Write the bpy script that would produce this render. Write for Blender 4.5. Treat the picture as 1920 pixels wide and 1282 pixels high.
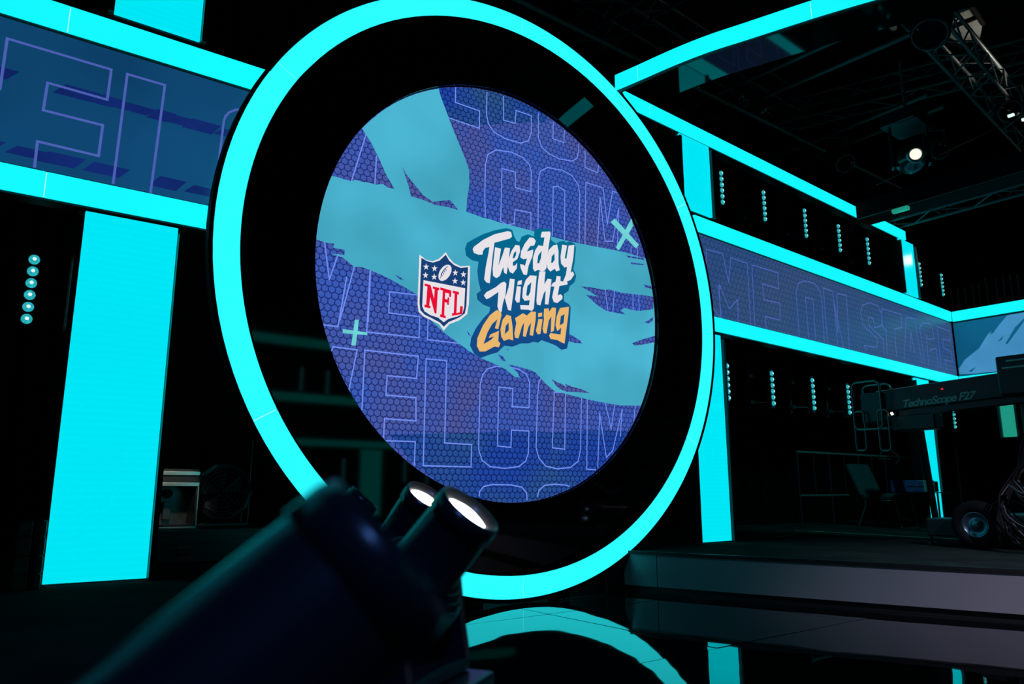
import bpy, bmesh, math, random
from mathutils import Vector, Matrix
from mathutils.geometry import tessellate_polygon

for o in list(bpy.data.objects):
    bpy.data.objects.remove(o)
SC = bpy.context.scene
COL = SC.collection
R = math.radians
random.seed(7)

# ------------------------------------------------------------------ camera, world, exposure, lights
CAM_Z = 0.72
YAW, PITCH = R(52.787), R(11.232)
cam_data = bpy.data.cameras.new('camera')
cam_data.sensor_width = 36.0
cam_data.lens = 1400.3 / 1920 * 36.0
cam_data.clip_start = 0.02
cam_data.clip_end = 100
cam_data.dof.use_dof = True
cam_data.dof.focus_distance = 5.3
cam_data.dof.aperture_fstop = 2.8
cam = bpy.data.objects.new('camera', cam_data)
COL.objects.link(cam)
cam.location = (0, 0, CAM_Z)
cam.rotation_euler = (R(90) + PITCH, 0, YAW - R(90))
SC.camera = cam

world = bpy.data.worlds.new('studio_dark')
SC.world = world
world.use_nodes = True
world.node_tree.nodes['Background'].inputs[0].default_value = (0.25, 0.75, 0.8, 1)
world.node_tree.nodes['Background'].inputs[1].default_value = 0.0025

SC.view_settings.view_transform = 'Standard'
SC.view_settings.look = 'None'
SC.view_settings.exposure = 0.0
SC.view_settings.gamma = 1.0
SC.view_settings.use_curve_mapping = False


def spot(name, loc, target, energy, color, size, blend=0.4, radius=0.08):
    d = bpy.data.lights.new(name, 'SPOT')
    d.energy = energy
    d.color = color
    d.spot_size = R(size)
    d.spot_blend = blend
    d.shadow_soft_size = radius
    o = bpy.data.objects.new(name, d)
    COL.objects.link(o)
    o.location = loc
    o.rotation_euler = (Vector(target) - Vector(loc)).to_track_quat('-Z', 'Y').to_euler()
    return o


# lavender stage wash hung over the audience side, warm work light up in the grid
spot('stage_wash_light', (3.4, -2.4, 4.6), (5.35, 0.85, 0.15), 1900, (0.84, 0.72, 1.0), 40, 1.0)
spot('added_fascia_fill', (1.2, 1.6, 5.2), (4.35, 3.0, 0.15), 170, (0.10, 0.85, 1.0), 36, 1.0)  # added fill, no known lamp: brings teal onto the fascia near the ring
spot('added_blue_fill', (-0.6, -2.6, 4.2), (0.75, 1.2, 0.5), 220, (0.12, 0.30, 1.0), 30, 0.9)  # invented source behind the viewer, tints the foreground barrels blue
spot('added_chair_fill', (5.4, 0.2, 5.0), (9.2, 4.8, 0.6), 520, (0.12, 0.92, 0.95), 40, 0.8)  # extra fill put in to lift the chair and railing out of black
spot('added_case_fill', (1.02, 4.35, 1.3), (1.17, 5.0, 0.74), 30, (1.0, 0.9, 0.76), 26, 0.6, 0.03)  # unseen helper spot in mid-air, brightens the aluminium edges of the open case
spot('grid_work_light', (9.6, 2.6, 5.2), (8.8, 3.05, 6.12), 26, (1.0, 0.93, 0.82), 75, 0.7)


# ------------------------------------------------------------------ materials
def lin(c):
    return tuple(((v / 255) / 12.92 if v / 255 <= 0.04045 else ((v / 255 + 0.055) / 1.055) ** 2.4) for v in c)


MATS = {}


def new_mat(name):
    m = bpy.data.materials.new(name)
    m.use_nodes = True
    MATS[name] = m
    return m, m.node_tree, m.node_tree.nodes['Principled BSDF']


def plain(name, rgb, rough=0.5, metal=0.0, spec=0.5, noise=0.0, nscale=8.0, bump=0.0, bscale=60.0):
    """procedural surface: colour broken up by noise, optional fine relief"""
    m, nt, b = new_mat(name)
    c = lin(rgb)
    b.inputs['Roughness'].default_value = rough
    b.inputs['Metallic'].default_value = metal
    b.inputs['Specular IOR Level'].default_value = spec
    tc = nt.nodes.new('ShaderNodeTexCoord')
    nz = nt.nodes.new('ShaderNodeTexNoise')
    nz.inputs['Scale'].default_value = nscale
    nz.inputs['Detail'].default_value = 4
    nt.links.new(tc.outputs['Object'], nz.inputs['Vector'])
    rmp = nt.nodes.new('ShaderNodeValToRGB')
    k = max(noise, 0.06)
    rmp.color_ramp.elements[0].position = 0.3
    rmp.color_ramp.elements[1].position = 0.7
    rmp.color_ramp.elements[0].color = (*[v * (1 - k) for v in c], 1)
    rmp.color_ramp.elements[1].color = (*[min(1, v * (1 + k)) for v in c], 1)
    nt.links.new(nz.outputs['Fac'], rmp.inputs['Fac'])
    nt.links.new(rmp.outputs['Color'], b.inputs['Base Color'])
    if bump:
        n2 = nt.nodes.new('ShaderNodeTexNoise')
        n2.inputs['Scale'].default_value = bscale
        nt.links.new(tc.outputs['Object'], n2.inputs['Vector'])
        bp = nt.nodes.new('ShaderNodeBump')
        bp.inputs['Strength'].default_value = bump
        bp.inputs['Distance'].default_value = 0.01
        nt.links.new(n2.outputs['Fac'], bp.inputs['Height'])
        nt.links.new(bp.outputs['Normal'], b.inputs['Normal'])
    return m


def glow(name, rgb, strength=1.0, rough=0.2, spec=0.5, var=0.05, vscale=1.5, band=0.0):
    """lit diffuser or screen pixels: emission with slight unevenness"""
    m, nt, b = new_mat(name)
    c = lin(rgb)
    b.inputs['Base Color'].default_value = (0.01, 0.02, 0.02, 1)
    b.inputs['Roughness'].default_value = rough
    b.inputs['Specular IOR Level'].default_value = spec
    b.inputs['Emission Strength'].default_value = strength
    tc = nt.nodes.new('ShaderNodeTexCoord')
    nz = nt.nodes.new('ShaderNodeTexNoise')
    nz.inputs['Scale'].default_value = vscale
    nz.inputs['Detail'].default_value = 2
    nt.links.new(tc.outputs['Object'], nz.inputs['Vector'])
    rmp = nt.nodes.new('ShaderNodeValToRGB')
    rmp.color_ramp.elements[0].position = 0.3
    rmp.color_ramp.elements[1].position = 0.7
    rmp.color_ramp.elements[0].color = (*[v * (1 - var) for v in c], 1)
    rmp.color_ramp.elements[1].color = (*[v * (1 + var) for v in c], 1)
    nt.links.new(nz.outputs['Fac'], rmp.inputs['Fac'])
    out = rmp.outputs['Color']
    if band:
        wv = nt.nodes.new('ShaderNodeTexWave')
        wv.bands_direction = 'Z'
        wv.inputs['Scale'].default_value = 9.0
        wv.inputs['Distortion'].default_value = 0.3
        nt.links.new(tc.outputs['Object'], wv.inputs['Vector'])
        mx = nt.nodes.new('ShaderNodeMix')
        mx.data_type = 'RGBA'
        mx.blend_type = 'MULTIPLY'
        mx.inputs['Factor'].default_value = band
        nt.links.new(out, mx.inputs[6])
        nt.links.new(wv.outputs['Color'], mx.inputs[7])
        out = mx.outputs[2]
    nt.links.new(out, b.inputs['Emission Color'])
    return m


def hexmat(name, cell, cell2, edge, s, strength=1.0, soft=(0.36, 0.5), rough=0.35):
    """LED screen content: honeycomb mesh, two cell colours mixed in broad patches, darker joints"""
    m, nt, b = new_mat(name)
    b.inputs['Base Color'].default_value = (0.008, 0.008, 0.012, 1)
    b.inputs['Roughness'].default_value = rough
    b.inputs['Specular IOR Level'].default_value = 0.3
    N, L = nt.nodes.new, nt.links.new
    tc = N('ShaderNodeTexCoord')
    sp = N('ShaderNodeSeparateXYZ')
    L(tc.outputs['Object'], sp.inputs[0])

    def mth(op, a, c=None, d=None):
        n = N('ShaderNodeMath')
        n.operation = op
        for i, v in enumerate((a, c, d)):
            if v is None:
                continue
            if isinstance(v, (int, float)):
                n.inputs[i].default_value = v
            else:
                L(v, n.inputs[i])
        return n.outputs[0]
    px = mth('ADD', mth('DIVIDE', sp.outputs['X'], s), 200.0)
    py = mth('ADD', mth('DIVIDE', sp.outputs['Z'], s), 173.2)
    ax = mth('SUBTRACT', mth('FLOORED_MODULO', px, 1.0), 0.5)
    ay = mth('SUBTRACT', mth('FLOORED_MODULO', py, 1.732), 0.866)
    bx = mth('SUBTRACT', mth('FLOORED_MODULO', mth('SUBTRACT', px, 0.5), 1.0), 0.5)
    by = mth('SUBTRACT', mth('FLOORED_MODULO', mth('SUBTRACT', py, 0.866), 1.732), 0.866)
    da = mth('ADD', mth('MULTIPLY', ax, ax), mth('MULTIPLY', ay, ay))
    db = mth('ADD', mth('MULTIPLY', bx, bx), mth('MULTIPLY', by, by))
    sel = mth('LESS_THAN', da, db)
    inv = mth('SUBTRACT', 1.0, sel)
    gx = mth('ABSOLUTE', mth('ADD', mth('MULTIPLY', ax, sel), mth('MULTIPLY', bx, inv)))
    gyr = mth('ADD', mth('MULTIPLY', ay, sel), mth('MULTIPLY', by, inv))
    gy = mth('ABSOLUTE', gyr)
    hd = mth('MAXIMUM', gx, mth('ADD', mth('MULTIPLY', gx, 0.5), mth('MULTIPLY', gy, 0.866)))
    mr = N('ShaderNodeMapRange')
    mr.interpolation_type = 'SMOOTHSTEP'
    mr.inputs['From Min'].default_value = soft[0]
    mr.inputs['From Max'].default_value = soft[1]
    L(mth('ADD', hd, mth('MULTIPLY', gyr, -0.10)), mr.inputs['Value'])
    nz = N('ShaderNodeTexNoise')
    nz.inputs['Scale'].default_value = 1.6
    nz.inputs['Detail'].default_value = 3
    L(tc.outputs['Object'], nz.inputs['Vector'])
    rp = N('ShaderNodeValToRGB')
    rp.color_ramp.elements[0].position = 0.38
    rp.color_ramp.elements[1].position = 0.62
    rp.color_ramp.elements[0].color = (*lin(cell), 1)
    rp.color_ramp.elements[1].color = (*lin(cell2), 1)
    L(nz.outputs['Fac'], rp.inputs['Fac'])
    mx = N('ShaderNodeMix')
    mx.data_type = 'RGBA'
    L(mr.outputs['Result'], mx.inputs['Factor'])
    L(rp.outputs['Color'], mx.inputs[6])
    mx.inputs[7].default_value = (*lin(edge), 1)
    # fine pixel grain of the LED tiles
    n2 = N('ShaderNodeTexNoise')
    n2.inputs['Scale'].default_value = 120
    n2.inputs['Detail'].default_value = 1
    L(tc.outputs['Object'], n2.inputs['Vector'])
    m2 = N('ShaderNodeMix')
    m2.data_type = 'RGBA'
    m2.blend_type = 'MULTIPLY'
    m2.inputs['Factor'].default_value = 0.35
    L(mx.outputs[2], m2.inputs[6])
    L(n2.outputs['Fac'], m2.inputs[7])
    L(m2.outputs[2], b.inputs['Emission Color'])
    b.inputs['Emission Strength'].default_value = strength
    return m


M_RING = glow('ring_diffuser', (42, 244, 255), 1.12, 0.12, 0.6, 0.03, 0.8)
M_BAR = glow('bar_diffuser', (18, 240, 252), 1.08, 0.15, 0.6, 0.04, 0.9)
M_BAR_DIM = glow('bar_diffuser_dim', (8, 196, 180), 1.0, 0.15, 0.6, 0.04, 0.9)
M_PILLAR = glow('pillar_diffuser', (0, 232, 246), 1.0, 0.10, 0.6, 0.03, 1.2, 0.02)
M_PILLAR_G = glow('dim_pillar_diffuser', (40, 178, 150), 0.62, 0.2, 0.5, 0.05)
M_CORE = glow('led_core', (190, 255, 255), 1.3, 0.4, 0.2)
M_BLACKGLOSS = plain('black_acrylic', (7, 9, 10), 0.045, 0.0, 0.5)
M_BLACK = plain('black_paint', (16, 18, 19), 0.45, 0.0, 0.4)
M_BLACKMATT = plain('black_matt', (11, 12, 13), 0.85, 0.0, 0.15)
M_FRAME = plain('frame_metal', (46, 50, 52), 0.3, 0.6, 0.5)
M_STEEL = plain('dull_steel', (92, 96, 98), 0.35, 0.9, 0.5, 0.15, 30)
M_ALU = plain('bright_aluminium', (190, 188, 182), 0.3, 0.9, 0.5)
M_DRAPE = plain('drape_cloth', (9, 10, 10), 0.95, 0.0, 0.05, 0.2, 40)
M_STAGE = plain('stage_deck', (32, 42, 40), 0.8, 0.0, 0.0, 0.25, 3, 0.15, 40)
M_FASCIA = plain('fascia_laminate', (112, 112, 118), 0.2, 0.0, 0.5, 0.06, 2)
M_WALL = plain('wall_paint_black', (10, 10, 11), 0.9, 0.0, 0.1)
M_TRUSS = plain('truss_metal', (96, 100, 100), 0.45, 0.3, 0.5, 0.2, 12)
M_PLASTER = plain('grey_board', (150, 148, 142), 0.9, 0.0, 0.1, 0.12, 2)
M_TEALSCR = glow('brush_teal', (74, 178, 206), 0.92, 0.35, 0.3, 0.16, 1.4)
M_LINE = glow('outline_blue', (116, 146, 246), 0.95, 0.35, 0.3)
M_LINE2 = glow('outline_violet', (84, 106, 196), 0.8, 0.35, 0.3)
M_MARK = glow('mark_mint', (112, 214, 216), 0.95, 0.35, 0.3, 0.1, 9)
M_SNAVY = glow('shield_navy', (24, 66, 122), 0.9, 0.35, 0.3)
M_WHITE = glow('logo_white', (236, 232, 238), 0.95, 0.35, 0.3, 0.02)
M_RED = glow('logo_red', (238, 12, 54), 0.95, 0.35, 0.3)
M_GOLD = glow('logo_gold', (240, 188, 112), 0.95, 0.35, 0.3, 0.05)
M_HEX = hexmat('screen_honeycomb', (62, 98, 198), (84, 94, 168), (26, 36, 108), 0.044)
M_HEXD = hexmat('screen_honeycomb_deep', (34, 74, 176), (48, 92, 150), (10, 24, 86), 0.044)
M_BANDR = hexmat('band_honeycomb', (54, 92, 152), (64, 96, 144), (38, 62, 116), 0.066, 0.80, (0.40, 0.5))
M_BANDL = glow('band_blue', (16, 72, 116), 0.85, 0.35, 0.3, 0.22, 1.1)
M_DASH = glow('band_dash_indigo', (20, 44, 118), 0.8, 0.35, 0.3, 0.2, 3)
M_BANDP = glow('band_teal', (14, 92, 132), 0.85, 0.35, 0.3, 0.15, 1)
M_BANDPL = glow('band_brush_sky', (72, 150, 204), 0.85, 0.35, 0.3, 0.12, 2)
M_LENS = glow('lens_hot', (246, 240, 226), 1.15, 0.1, 0.5, 0.02)
M_LENSB = glow('lens_beam', (255, 255, 252), 7.0, 0.1, 0.5, 0.02)
M_LEDLENS = glow('batten_lens', (40, 176, 186), 0.95, 0.1, 0.5, 0.25, 60)
M_LEDCORE = glow('batten_lens_core', (220, 255, 250), 1.1, 0.1, 0.5)
M_HEAD = plain('fixture_black', (38, 40, 44), 0.27, 0.0, 0.6)
M_GLASS = plain('dark_glass', (14, 16, 18), 0.03, 0.0, 0.7)
M_FABRIC = plain('chair_fabric', (34, 62, 62), 0.9, 0.0, 0.1, 0.15, 50, 0.2, 200)
M_TUBE = plain('tube_grey', (110, 116, 112), 0.35, 0.8, 0.5)
M_RAIL = plain('rail_grey', (120, 126, 122), 0.4, 0.6, 0.5)
M_TAPE = plain('tape_yellow', (150, 150, 96), 0.6)
M_CASEB = plain('case_blue', (50, 66, 110), 0.4)
M_CASEA = plain('case_panel_alu', (120, 176, 160), 0.35, 0.5)
M_RUBBER = plain('rubber', (13, 15, 18), 0.8, 0.0, 0.15)
M_HUB = plain('wheel_hub_blue', (86, 118, 134), 0.3, 0.8)
M_CRANE = plain('crane_black', (20, 24, 23), 0.4, 0.2)
M_CRANETXT = plain('crane_lettering', (150, 168, 160), 0.5)
M_CABLE = plain('cable_black', (18, 19, 21), 0.7, 0.0, 0.15)
M_CABLEW = plain('cable_grey', (80, 86, 92), 0.7, 0.0, 0.2)
M_CAMO = plain('wrapped_grey', (150, 144, 134), 0.3, 0.0, 0.6, 0.3, 20, 0.4, 30)
M_REDLED = glow('red_led', (220, 30, 50), 1.0)
M_GREENLED = glow('green_led', (20, 160, 40), 1.0)


def floor_mat():
    m, nt, b = new_mat('floor_gloss')
    b.inputs['Base Color'].default_value = (0.0035, 0.0045, 0.005, 1)
    b.inputs['Roughness'].default_value = 0.025
    b.inputs['IOR'].default_value = 2.0
    tc = nt.nodes.new('ShaderNodeTexCoord')
    nz = nt.nodes.new('ShaderNodeTexNoise')
    nz.inputs['Scale'].default_value = 1.3
    nz.inputs['Detail'].default_value = 2
    nt.links.new(tc.outputs['Object'], nz.inputs['Vector'])
    bp = nt.nodes.new('ShaderNodeBump')
    bp.inputs['Strength'].default_value = 0.06
    bp.inputs['Distance'].default_value = 0.05
    nt.links.new(nz.outputs['Fac'], bp.inputs['Height'])
    nt.links.new(bp.outputs['Normal'], b.inputs['Normal'])
    return m


M_FLOOR = floor_mat()


def backing_mat():
    """screen content behind the brush lettering: teal at the top fading to navy below"""
    m, nt, b = new_mat('lettering_backing')
    b.inputs['Base Color'].default_value = (0.01, 0.01, 0.012, 1)
    b.inputs['Roughness'].default_value = 0.35
    tc = nt.nodes.new('ShaderNodeTexCoord')
    sp = nt.nodes.new('ShaderNodeSeparateXYZ')
    nt.links.new(tc.outputs['Object'], sp.inputs[0])
    mr = nt.nodes.new('ShaderNodeMapRange')
    mr.inputs['From Min'].default_value = 1.75
    mr.inputs['From Max'].default_value = 2.55
    nt.links.new(sp.outputs['Z'], mr.inputs['Value'])
    rp = nt.nodes.new('ShaderNodeValToRGB')
    rp.color_ramp.elements[0].color = (*lin((22, 74, 140)), 1)
    rp.color_ramp.elements[1].color = (*lin((0, 112, 148)), 1)
    nt.links.new(mr.outputs['Result'], rp.inputs['Fac'])
    nt.links.new(rp.outputs['Color'], b.inputs['Emission Color'])
    b.inputs['Emission Strength'].default_value = 0.9
    return m


M_NAVY = backing_mat()


# ------------------------------------------------------------------ mesh helpers
class MB:
    """collects vertices and faces; build() links them as ONE mesh object (vertices given in world space unless the parent is local)"""

    def __init__(self):
        self.v, self.f, self.smooth = [], [], []

    def add(self, vs, fs, smooth=False):
        n = len(self.v)
        self.v += [tuple(p) for p in vs]
        self.f += [tuple(i + n for i in q) for q in fs]
        self.smooth += [smooth] * len(fs)
        return self

    def box(self, a, b, M=None):
        (x0, y0, z0), (x1, y1, z1) = a, b
        vs = [Vector(p) for p in ((x0, y0, z0), (x1, y0, z0), (x1, y1, z0), (x0, y1, z0), (x0, y0, z1), (x1, y0, z1), (x1, y1, z1), (x0, y1, z1))]
        if M is not None:
            vs = [M @ p for p in vs]
        return self.add(vs, [(0, 3, 2, 1), (4, 5, 6, 7), (0, 1, 5, 4), (1, 2, 6, 5), (2, 3, 7, 6), (3, 0, 4, 7)])

    def cbox(self, a, b, c=0.01, M=None):
        """box with chamfered edges"""
        bm = bmesh.new()
        bmesh.ops.create_cube(bm, size=1)
        A, B = Vector(a), Vector(b)
        for v in bm.verts:
            v.co = Vector([(A[i] + B[i]) / 2 + v.co[i] * (B[i] - A[i]) for i in range(3)])
        bmesh.ops.bevel(bm, geom=bm.edges[:], offset=c, segments=2, affect='EDGES', profile=0.5)
        bm.verts.index_update()
        vs = [(M @ v.co if M is not None else v.co.copy()) for v in bm.verts]
        fs = [tuple(v.index for v in f.verts) for f in bm.faces]
        bm.free()
        return self.add(vs, fs)

    def tube(self, path, r, n=8, cap=True, closed=False):
        P = [Vector(p) for p in path]
        m = len(P)
        rs = r if isinstance(r, (list, tuple)) else [r] * m
        vs, fs = [], []
        up = None
        for i, p in enumerate(P):
            if closed:
                d = P[(i + 1) % m] - P[i - 1]
            else:
                d = P[min(i + 1, m - 1)] - P[max(i - 1, 0)]
            d.normalize()
            if up is None:
                up = Vector((0, 0, 1)) if abs(d.z) < 0.9 else Vector((1, 0, 0))
            a = d.cross(up)
            if a.length < 1e-6:
                a = d.cross(Vector((0, 1, 0)))
            a.normalize()
            up = a.cross(d).normalized()
            for k in range(n):
                t = 2 * math.pi * k / n
                vs.append(p + (a * math.cos(t) + up * math.sin(t)) * rs[i])
        for i in range(m if closed else m - 1):
            j = (i + 1) % m
            for k in range(n):
                fs.append((i * n + k, i * n + (k + 1) % n, j * n + (k + 1) % n, j * n + k))
        self.add(vs, fs, True)
        if cap and not closed:
            self.add(vs[:n], [tuple(range(n))[::-1]])
            self.add(vs[-n:], [tuple(range(n))])
        return self

    def lathe(self, prof, M, n=32, smooth=True, closed=False):
        """prof: (radius, height) pairs along local z, M places it"""
        vs, fs = [], []
        m = len(prof)
        for r, h in prof:
            for k in range(n):
                t = 2 * math.pi * k / n
                vs.append(M @ Vector((r * math.cos(t), r * math.sin(t), h)))
        for i in range(m if closed else m - 1):
            j = (i + 1) % m
            for k in range(n):
                fs.append((i * n + k, i * n + (k + 1) % n, j * n + (k + 1) % n, j * n + k))
        return self.add(vs, fs, smooth)

    def poly(self, rings, to3, flip=False):
        """flat polygon (outer ring, then holes) in 2D, placed by to3(u, v)"""
        r3 = [[Vector((u, v, 0)) for u, v in q] for q in rings]
        tri = tessellate_polygon(r3)
        flat = [p for q in r3 for p in q]
        return self.add([to3(p.x, p.y) for p in flat], [t if not flip else t[::-1] for t in tri])

    def prism(self, ring, to3, d0, d1):
        """2D outline extruded from depth d0 to d1; to3(u, v, d)"""
        n = len(ring)
        tri = tessellate_polygon([[Vector((u, v, 0)) for u, v in ring]])
        vs = [to3(u, v, d0) for u, v in ring] + [to3(u, v, d1) for u, v in ring]
        fs = [tuple(t) for t in tri] + [tuple(i + n for i in t[::-1]) for t in tri]
        fs += [(i, (i + 1) % n, (i + 1) % n + n, i + n) for i in range(n)]
        return self.add(vs, fs)

    def strip(self, pts, w, to3):
        """thin flat line of width w along a 2D polyline"""
        for (a, b) in zip(pts[:-1], pts[1:]):
            A, B = Vector(a), Vector(b)
            d = B - A
            if d.length < 1e-5:
                continue
            d.normalize()
            n = Vector((-d.y, d.x)) * w / 2
            A, B = A - d * w / 2, B + d * w / 2
            q = [A - n, B - n, B + n, A + n]
            self.add([to3(p.x, p.y) for p in q], [(0, 1, 2, 3)])
        return self

    def build(self, name, mat, parent=None, local=False):
        me = bpy.data.meshes.new(name)
        vs = self.v
        if parent is not None and not local:
            o = ORG[parent.name]
            vs = [(p[0] - o[0], p[1] - o[1], p[2] - o[2]) for p in vs]
        me.from_pydata(vs, [], self.f)
        me.polygons.foreach_set('use_smooth', self.smooth)
        me.materials.append(mat)
        me.update()
        ob = bpy.data.objects.new(name, me)
        COL.objects.link(ob)
        if parent is not None:
            ob.parent = parent
            if not local:
                ORG[ob.name] = ORG[parent.name]
        else:
            ORG[ob.name] = Vector((0, 0, 0))
        return ob


ORG = {}


def thing(name, label, cat, loc=(0, 0, 0), group=None, M=None):
    o = bpy.data.objects.new(name, None)
    o.empty_display_size = 0.1
    COL.objects.link(o)
    if M is not None:
        o.matrix_world = M
    else:
        o.location = loc
    o['label'] = label
    o['category'] = cat
    if group:
        o['group'] = group
    ORG[o.name] = Vector(loc)
    return o


def tag(o, label, cat, group=None):
    o['label'] = label
    o['category'] = cat
    if group:
        o['group'] = group
    return o


def struct(o, label=None):
    o['kind'] = 'structure'
    if label:
        o['label'] = label
    return o


def axis_matrix(p, d):
    """local +z along d, origin at p"""
    q = Vector(d).normalized().to_track_quat('Z', 'Y')
    return Matrix.Translation(Vector(p)) @ q.to_matrix().to_4x4()


def copy_tree(o, parent=None):
    c = o.copy()
    COL.objects.link(c)
    if parent is not None:
        c.parent = parent
    for ch in o.children:
        copy_tree(ch, c)
    return c


def bez(p, n=16):
    """Catmull-Rom through points"""
    P = [Vector(q) for q in p]
    P = [P[0] * 2 - P[1]] + P + [P[-1] * 2 - P[-2]]
    out = []
    for i in range(1, len(P) - 2):
        for k in range(n):
            t = k / n
            a, b, c, d = P[i - 1:i + 3]
            out.append(0.5 * ((2 * b) + (c - a) * t + (2 * a - 5 * b + 4 * c - d) * t * t + (3 * b - a - 3 * c + d) * t ** 3))
    out.append(P[-2])
    return out


# walls of the set: origin, direction along the wall, normal pointing away from the stage front
class Wall:
    def __init__(self, p, ang):
        e = R(ang)
        self.p = Vector((p[0], p[1], 0))
        self.d = Vector((math.cos(e), math.sin(e), 0))
        self.n = Vector((-math.sin(e), math.cos(e), 0))

    def at(self, t, z, n=0.0):
        return self.p + self.d * t + self.n * n + Vector((0, 0, z))

    def M(self):
        return Matrix(((self.d.x, self.n.x, 0, self.p.x), (self.d.y, self.n.y, 0, self.p.y), (0, 0, 1, 0), (0, 0, 0, 1)))

    def box(self, mb, t0, t1, n0, n1, z0, z1):
        return mb.box((t0, n0, z0), (t1, n1, z1), self.M())


LW = Wall((1.1, 4.15), -1.2)
RW = Wall((5.2, 4.15), 2.7)
PW = Wall((11.1768, 4.4319), -89.25)
OW = Wall((12.0, -3.6), 180.0)
Z_UP, Z_LO, Z_TOP = (3.058, 3.197), (2.146, 2.273), (3.980, 4.100)
STAGE = 0.285

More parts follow.
